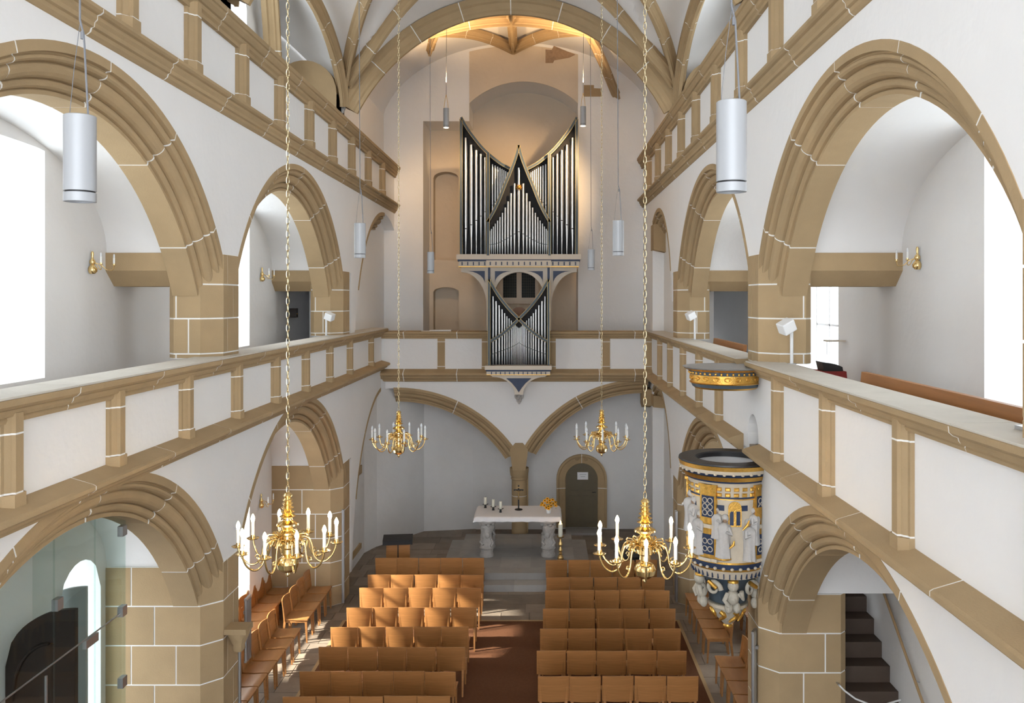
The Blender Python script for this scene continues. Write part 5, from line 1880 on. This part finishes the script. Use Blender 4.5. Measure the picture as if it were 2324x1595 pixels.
chandelier((-2.435, 8.2, 4.06), 'lit brass chandelier with ten candle bulbs, near, in front of the left arch', True, 12.0, 0.15)
chandelier((0.975, 8.2, 4.00), 'lit brass chandelier with ten candle bulbs, near, beside the pulpit', True, 12.0, 0.22)
chandelier((-2.50, 14.9, 3.97), 'unlit brass chandelier farther back, hanging left of the organ', False, 12.0, 0.05)
chandelier((1.02, 14.9, 3.99), 'unlit brass chandelier farther back, hanging right of the organ', False, 12.0, 0.28)


# ================================================================== PENDANT LAMPS
def pendant(px, ytop, ybot, d, label, ztop, lit=False):
    s = d / F
    x = (px - VX) * s
    zt, zb = CZ - (ytop - VY) * s, CZ - (ybot - VY) * s
    h = zt - zb
    r = 0.0775 if not lit else 0.07
    t = thing('pendant_lamp', label, 'lamp', (x, d, zb), 0, 'cylinder pendant lamps')
    MB().lathe([(r, 0.055), (r, h), (r - 0.006, h + 0.004), (0.004, h + 0.004)], 28).build('cylinder_body', M['silver'], t, 40)
    MB().lathe([(r - 0.006, 0.045), (r - 0.006, 0.056)], 28).build('shadow_gap', M['iron'], t, 40)
    MB().lathe([(r, 0.0), (r, 0.046), (r - 0.005, 0.046), (r - 0.005, 0.0), (r, 0.0)], 28, cap=False).build('lower_ring', M['silver'], t, 40)
    MB().lathe([(r - 0.008, 0.012), (r - 0.008, 0.02)], 24).build('lens', M['spot_on' if lit else 'lens_off'], t)
    if lit:
        for sx in (-1, 1):
            MB().tube([(sx * r * 0.7, 0, h), (sx * r * 0.6, 0, h + 0.12), (0, 0, h + 0.33)], 0.006, 6).build('suspension_wire', M['brass'], t)
        MB().tube([(0, 0, h + 0.33), (0.01, 0, ztop - zb)], 0.006, 6).build('cable', M['cable'], t)
    else:
        MB().tube([(r * 0.55, 0, h), (0.02, 0, h + 0.42), (0.0, 0, h + 0.5), (-0.02, 0, ztop - zb)], 0.0055, 6).build('cable', M['cable'], t)
        MB().tube([(-r * 0.7, 0, h), (-0.03, 0, h + 0.25), (0.0, 0, h + 0.48)], 0.0018, 5).build('suspension_wire', M['cable'], t)
        MB().lathe([(0.009, 0.40), (0.009, 0.44)], 8, (0.012, 0, h)).build('cable_clip', M['cable'], t)
    return t


pendant(181.5, 264, 458, 4.45, 'large grey cylinder lamp, nearest, before the left wall', 12.4)
pendant(1660, 232, 436, 4.45, 'large pale cylinder lamp, nearest, before the right wall', 12.4)
pendant(817, 507, 585, 11.8, 'white cylinder lamp by the end of the left upper gallery', 12.3)
pendant(1403, 501, 580, 11.8, 'white cylinder lamp right of the organ, nearer one', 12.3)
pendant(977.5, 572, 620, 18.75, 'small white cylinder lamp left of the organ in front of the niche', 13.35)
pendant(1341.5, 566, 613, 18.75, 'small white cylinder lamp right of the organ, farther one', 13.35)
for k, px in enumerate((1012.5, 1323.5)):
    pendant(px, 246 - 4 * k, 290 - 4 * k, 20.6, ['lit cylinder spotlight hanging above the left end of the organ', 'lit cylinder spotlight hanging above the right end of the organ'][k], 13.1, True)
    x = (px - VX) * 20.6 / F
    for nm, z, dr, en, ang in (('organ_spot_light', 10.55, (-0.10 if k == 0 else -0.42, 1.0, -0.30), 620, 66), ('vault_up_light', 11.6, (0.06 if k == 0 else -0.06, 0.42, 1.0), 270, 105)):
        l = bpy.data.lights.new(nm, 'SPOT')
        l.energy = en
        l.color = (1.0, 0.66, 0.34)
        l.spot_size = math.radians(ang)
        l.spot_blend = 0.8
        l.shadow_soft_size = 0.06
        o = bpy.data.objects.new(nm, l)
        C.objects.link(o)
        o.location = (x, 20.6, z)
        o.rotation_euler = Vector(dr).to_track_quat('-Z', 'Y').to_euler()


# ================================================================== SMALL FITTINGS
def sconce(loc, out, label):
    """out: unit vector (x) pointing away from the wall"""
    t = thing('wall_sconce', label, 'wall lamp', loc, 0, 'two-armed brass wall sconces')
    MB().lathe([(0.004, -0.115), (0.03, -0.112), (0.055, -0.085), (0.058, -0.05), (0.035, -0.015), (0.022, 0.0), (0.035, 0.02), (0.035, 0.05), (0.016, 0.075), (0.013, 0.10), (0.018, 0.14), (0.012, 0.165), (0.003, 0.17)], 14, (0.03 * out, 0, 0)).build('turned_back', M['brass'], t, 40)
    for s in (-1, 1):
        P = [(0.04 * out, 0.01 * s, 0.03), (0.11 * out, 0.05 * s, 0.0), (0.16 * out, 0.09 * s, -0.055), (0.21 * out, 0.14 * s, -0.06), (0.22 * out, 0.16 * s, -0.01)]
        a = MB().tube(smooth_pts(P, 4), 0.006, 6).build('arm', M['brass'], t, 60)
        c = (0.22 * out, 0.16 * s, -0.01)
        MB().lathe([(0.006, 0.0), (0.026, 0.008), (0.024, 0.012), (0.013, 0.012), (0.013, 0.03)], 10, c).build('drip_pan', M['brass'], a, 40)
        MB().lathe([(0.0125, 0.03), (0.0125, 0.105), (0.009, 0.107)], 10, c).build('candle_sleeve', M['sleeve'], a, 40)
        MB().lathe([(0.009, 0.106), (0.013, 0.12), (0.009, 0.145), (0.002, 0.155)], 8, c).build('bulb', M['bulb_off'], a, 60)
    return t


xo = -(LS.X + LS.Wo)
sconce((xo, 10.72, 6.83), 1, 'brass sconce on the near left gallery wall')
sconce((xo, 17.2, 6.87), 1, 'brass sconce on the far left gallery wall')
sconce((xo, 17.15, 2.35), 1, 'brass sconce above the chairs on the left outer wall')
sconce((xo + 0.03, 9.75, 2.35), 1, 'brass sconce behind the glass porch')
xr = RS.X + RS.Wo
sconce((xr, 10.6, 6.88), -1, 'brass sconce on the right gallery wall')


def speaker(px, py, d, zrail, label, tilt, size):
    s = d / F
    x, z = (px - VX) * s, CZ - (py - VY) * s
    t = thing('loudspeaker', label, 'loudspeaker', (x, d, zrail), 0, 'white loudspeakers on poles')
    h = z - zrail
    MB().tube([(0.0, 0.12, 0), (0.0, 0.12, h + 0.06)], 0.022 * size, 10).build('pole', M['white'], t, 40)
    MB().lathe([(0.06, 0.0), (0.06, 0.012)], 14, (0, 0.12, 0)).build('foot_plate', M['steel'], t)
    b = MB().box(-0.09 * size, 0.09 * size, -0.08 * size, 0.08 * size, -0.075 * size, 0.075 * size)
    R_ = Matrix.Rotation(-tilt, 3, 'Y') @ Matrix.Rotation(0.32, 3, 'X') @ Matrix.Rotation(0.25 if tilt > 0 else -0.25, 3, 'Z')
    b.V = [tuple(R_ @ Vector(v) + Vector((-0.10 if tilt > 0 else 0.10, 0.0, h))) for v in b.V]
    o = b.build('speaker_box', M['white'], t)
    bv = o.modifiers.new('bevel', 'BEVEL')
    bv.width = 0.014
    bv.segments = 2
    MB().tube([(0, 0.12, h), (-0.04 if tilt > 0 else 0.04, 0.06, h)], 0.014, 8).build('swivel_arm', M['white'], t)
    return t


speaker(1803, 741, 10.75, RS.rail1, 'white cube loudspeaker on a pole at the right near pier', 0.42, 1.0)
speaker(1579, 716, 17.2, RS.rail1, 'white cube loudspeaker on a pole at the right far pier', 0.42, 0.95)
speaker(737, 718, 17.45, LS.rail1, 'white cube loudspeaker on a pole at the left far pier', -0.3, 0.95)


def bench(x, y0, y1, zs, label):
    t = thing('gallery_bench', label, 'bench', (x, (y0 + y1) / 2, zs), 0, 'wooden benches of the right gallery')
    h = (y1 - y0) / 2
    MB().prism([(0.0, 0.45), (0.035, 0.45), (0.115, 1.06), (0.06, 1.06)], lambda u, v, tt: (u, tt, v), -h, h).build('backrest', M['oak_dark'], t)
    MB().box(0.0, 0.42, -h, h, 0.41, 0.45).build('seat', M['oak_dark'], t)
    for yy in (-h + 0.05, h - 0.05):
        MB().box(0.02, 0.40, yy - 0.03, yy + 0.03, 0.0, 0.41).build('side_board', M['oak_dark'], t)


bench(3.24, 5.4, 8.9, 4.59, 'long brown wooden bench on the near right gallery')
bench(3.24, 14.1, 16.6, 4.59, 'brown wooden bench end seen beyond the right near pier')
t = thing('storage_box', 'red cloth-covered box in the right gallery passage', 'box', (4.15, 12.45, 4.40))
MB().box(-0.16, 0.16, -0.18, 0.18, 0.0, 0.95).build('box_body', M['red'], t)
MB().prism([(-0.19, 0.86), (0.19, 0.86), (0.18, 0.97), (-0.17, 0.97)], lambda u, v, tt: (u, tt, v), -0.20, 0.20).build('cloth_cover', M['red'], t)
t = thing('folded_cloth', 'black folded cloth on the red box', 'cloth', (4.15, 12.45, 5.37))
MB().prism([(-0.12, 0.0), (0.15, 0.0), (0.14, 0.06), (0.05, 0.10), (-0.10, 0.12), (-0.15, 0.13)], lambda u, v, tt: (u, tt, v), -0.15, 0.15).build('fold', M['iron'], t)
t = thing('shelf_bracket', 'small pale wall shelf in the right gallery passage', 'shelf', (4.62, 13.2, 5.75))
MB().box(-0.28, 0.0, -0.1, 0.1, 0.0, 0.025).build('board', M['cream'], t)
MB().tube([(-0.26, 0, 0), (-0.26, 0, -0.2)], 0.006, 6).build('strut', M['cable'], t)
t = thing('wall_box', 'small dark box mounted in the far left gallery passage', 'box', (-5.50, 18.35 + 0.6, 6.0))
MB().box(-0.08, 0.08, -0.05, 0.08, 0.0, 0.20).build('box_body', M['door_dark'], t)
MB().sphere((0.085, -0.02, 0.08), 0.015, 8, 6).build('knob', M['brass_dull'], t)


def radiator(loc, rot, h, n, label):
    t = thing('column_radiator', label, 'radiator', loc, rot)
    for k in range(n):
        MB().tube([(-0.012, (k - n / 2 + 0.5) * 0.052, 0), (-0.012, (k - n / 2 + 0.5) * 0.052, h)], 0.024, 10).build('column', M['steel'], t, 40)
    MB().box(-0.03, 0.006, -n * 0.026, n * 0.026, h - 0.01, h + 0.02).build('header', M['steel'], t)
    MB().box(-0.03, 0.006, -n * 0.026, n * 0.026, -0.02, 0.01).build('header', M['steel'], t)
    for z in (0.2, h - 0.2):
        MB().box(0.0, 0.045, -0.02, 0.02, z - 0.02, z + 0.02).build('bracket', M['steel'], t)


radiator((RS.X - 0.06, 11.30, 0.55), -0.5, 1.48, 3, 'grey ribbed column radiator on the right near pier')
radiator((-LS.X + 0.06, 12.08, 1.35), math.pi, 0.85, 4, 'grey ribbed column radiator behind the stone capital, left pier')
t = thing('stone_capital', 'weathered carved stone capital on a slim steel post at the left pier', 'capital', (-LS.X + 0.15, 11.45, 0))
MB().box(-0.13, 0.16, -0.14, 0.14, 1.98, 2.05).build('abacus', M['stone'], t)
MB().lathe([(0.06, 1.72), (0.075, 1.75), (0.07, 1.80), (0.10, 1.88), (0.125, 1.94), (0.11, 1.985)], 14, (0.02, 0, 0), ripple=lambda a, z: 0.12 * math.sin(4 * a + 3 * z)).build('carved_bell', M['stone'], t, 50)
MB().tube([(0.03, 0, 0.0), (0.03, 0, 1.74)], 0.022, 10).build('steel_post', M['steel'], t, 40)
MB().lathe([(0.06, 0.0), (0.06, 0.012)], 16, (0.03, 0, 0)).build('foot_plate', M['steel'], t)
t = thing('conduit_pipe', 'slim grey vertical pipe on the left far pier', 'pipe', (-LS.X + 0.04, 17.98, 0))
MB().tube([(0, 0, 0.05), (0, 0, 2.0)], 0.03, 10).build('pipe_run', M['silver'], t, 40)
MB().tube([(-0.0, 0.02, 1.2), (-0.0, 0.12, 1.2)], 0.012, 6).build('pipe_clip', M['steel'], t)
t = thing('conduit_pipe', 'dark grey panel pipe on the right far pier', 'pipe', (RS.X - 0.04, 18.05, 0))
MB().tube([(0, 0, 0.05), (0, 0, 1.95)], 0.03, 10).build('pipe_run', M['steel'], t, 40)
MB().tube([(0, 0.10, 0.05), (0, 0.10, 1.95)], 0.03, 10).build('pipe_run', M['steel'], t, 40)
t = thing('fixing_hook', 'small grey clamp with a wire on the near right coping', 'clamp', (3.02, 5.35, RS.rail1 + 0.0))
MB().box(-0.05, 0.05, -0.06, 0.06, 0.0, 0.03).build('clamp_plate', M['steel'], t)
MB().tube([(0.0, 0, 0.03), (0.0, 0.0, 0.06), (0.05, 0.02, 0.07), (0.08, 0.0, 0.04)], 0.008, 6).build('hook', M['steel'], t)
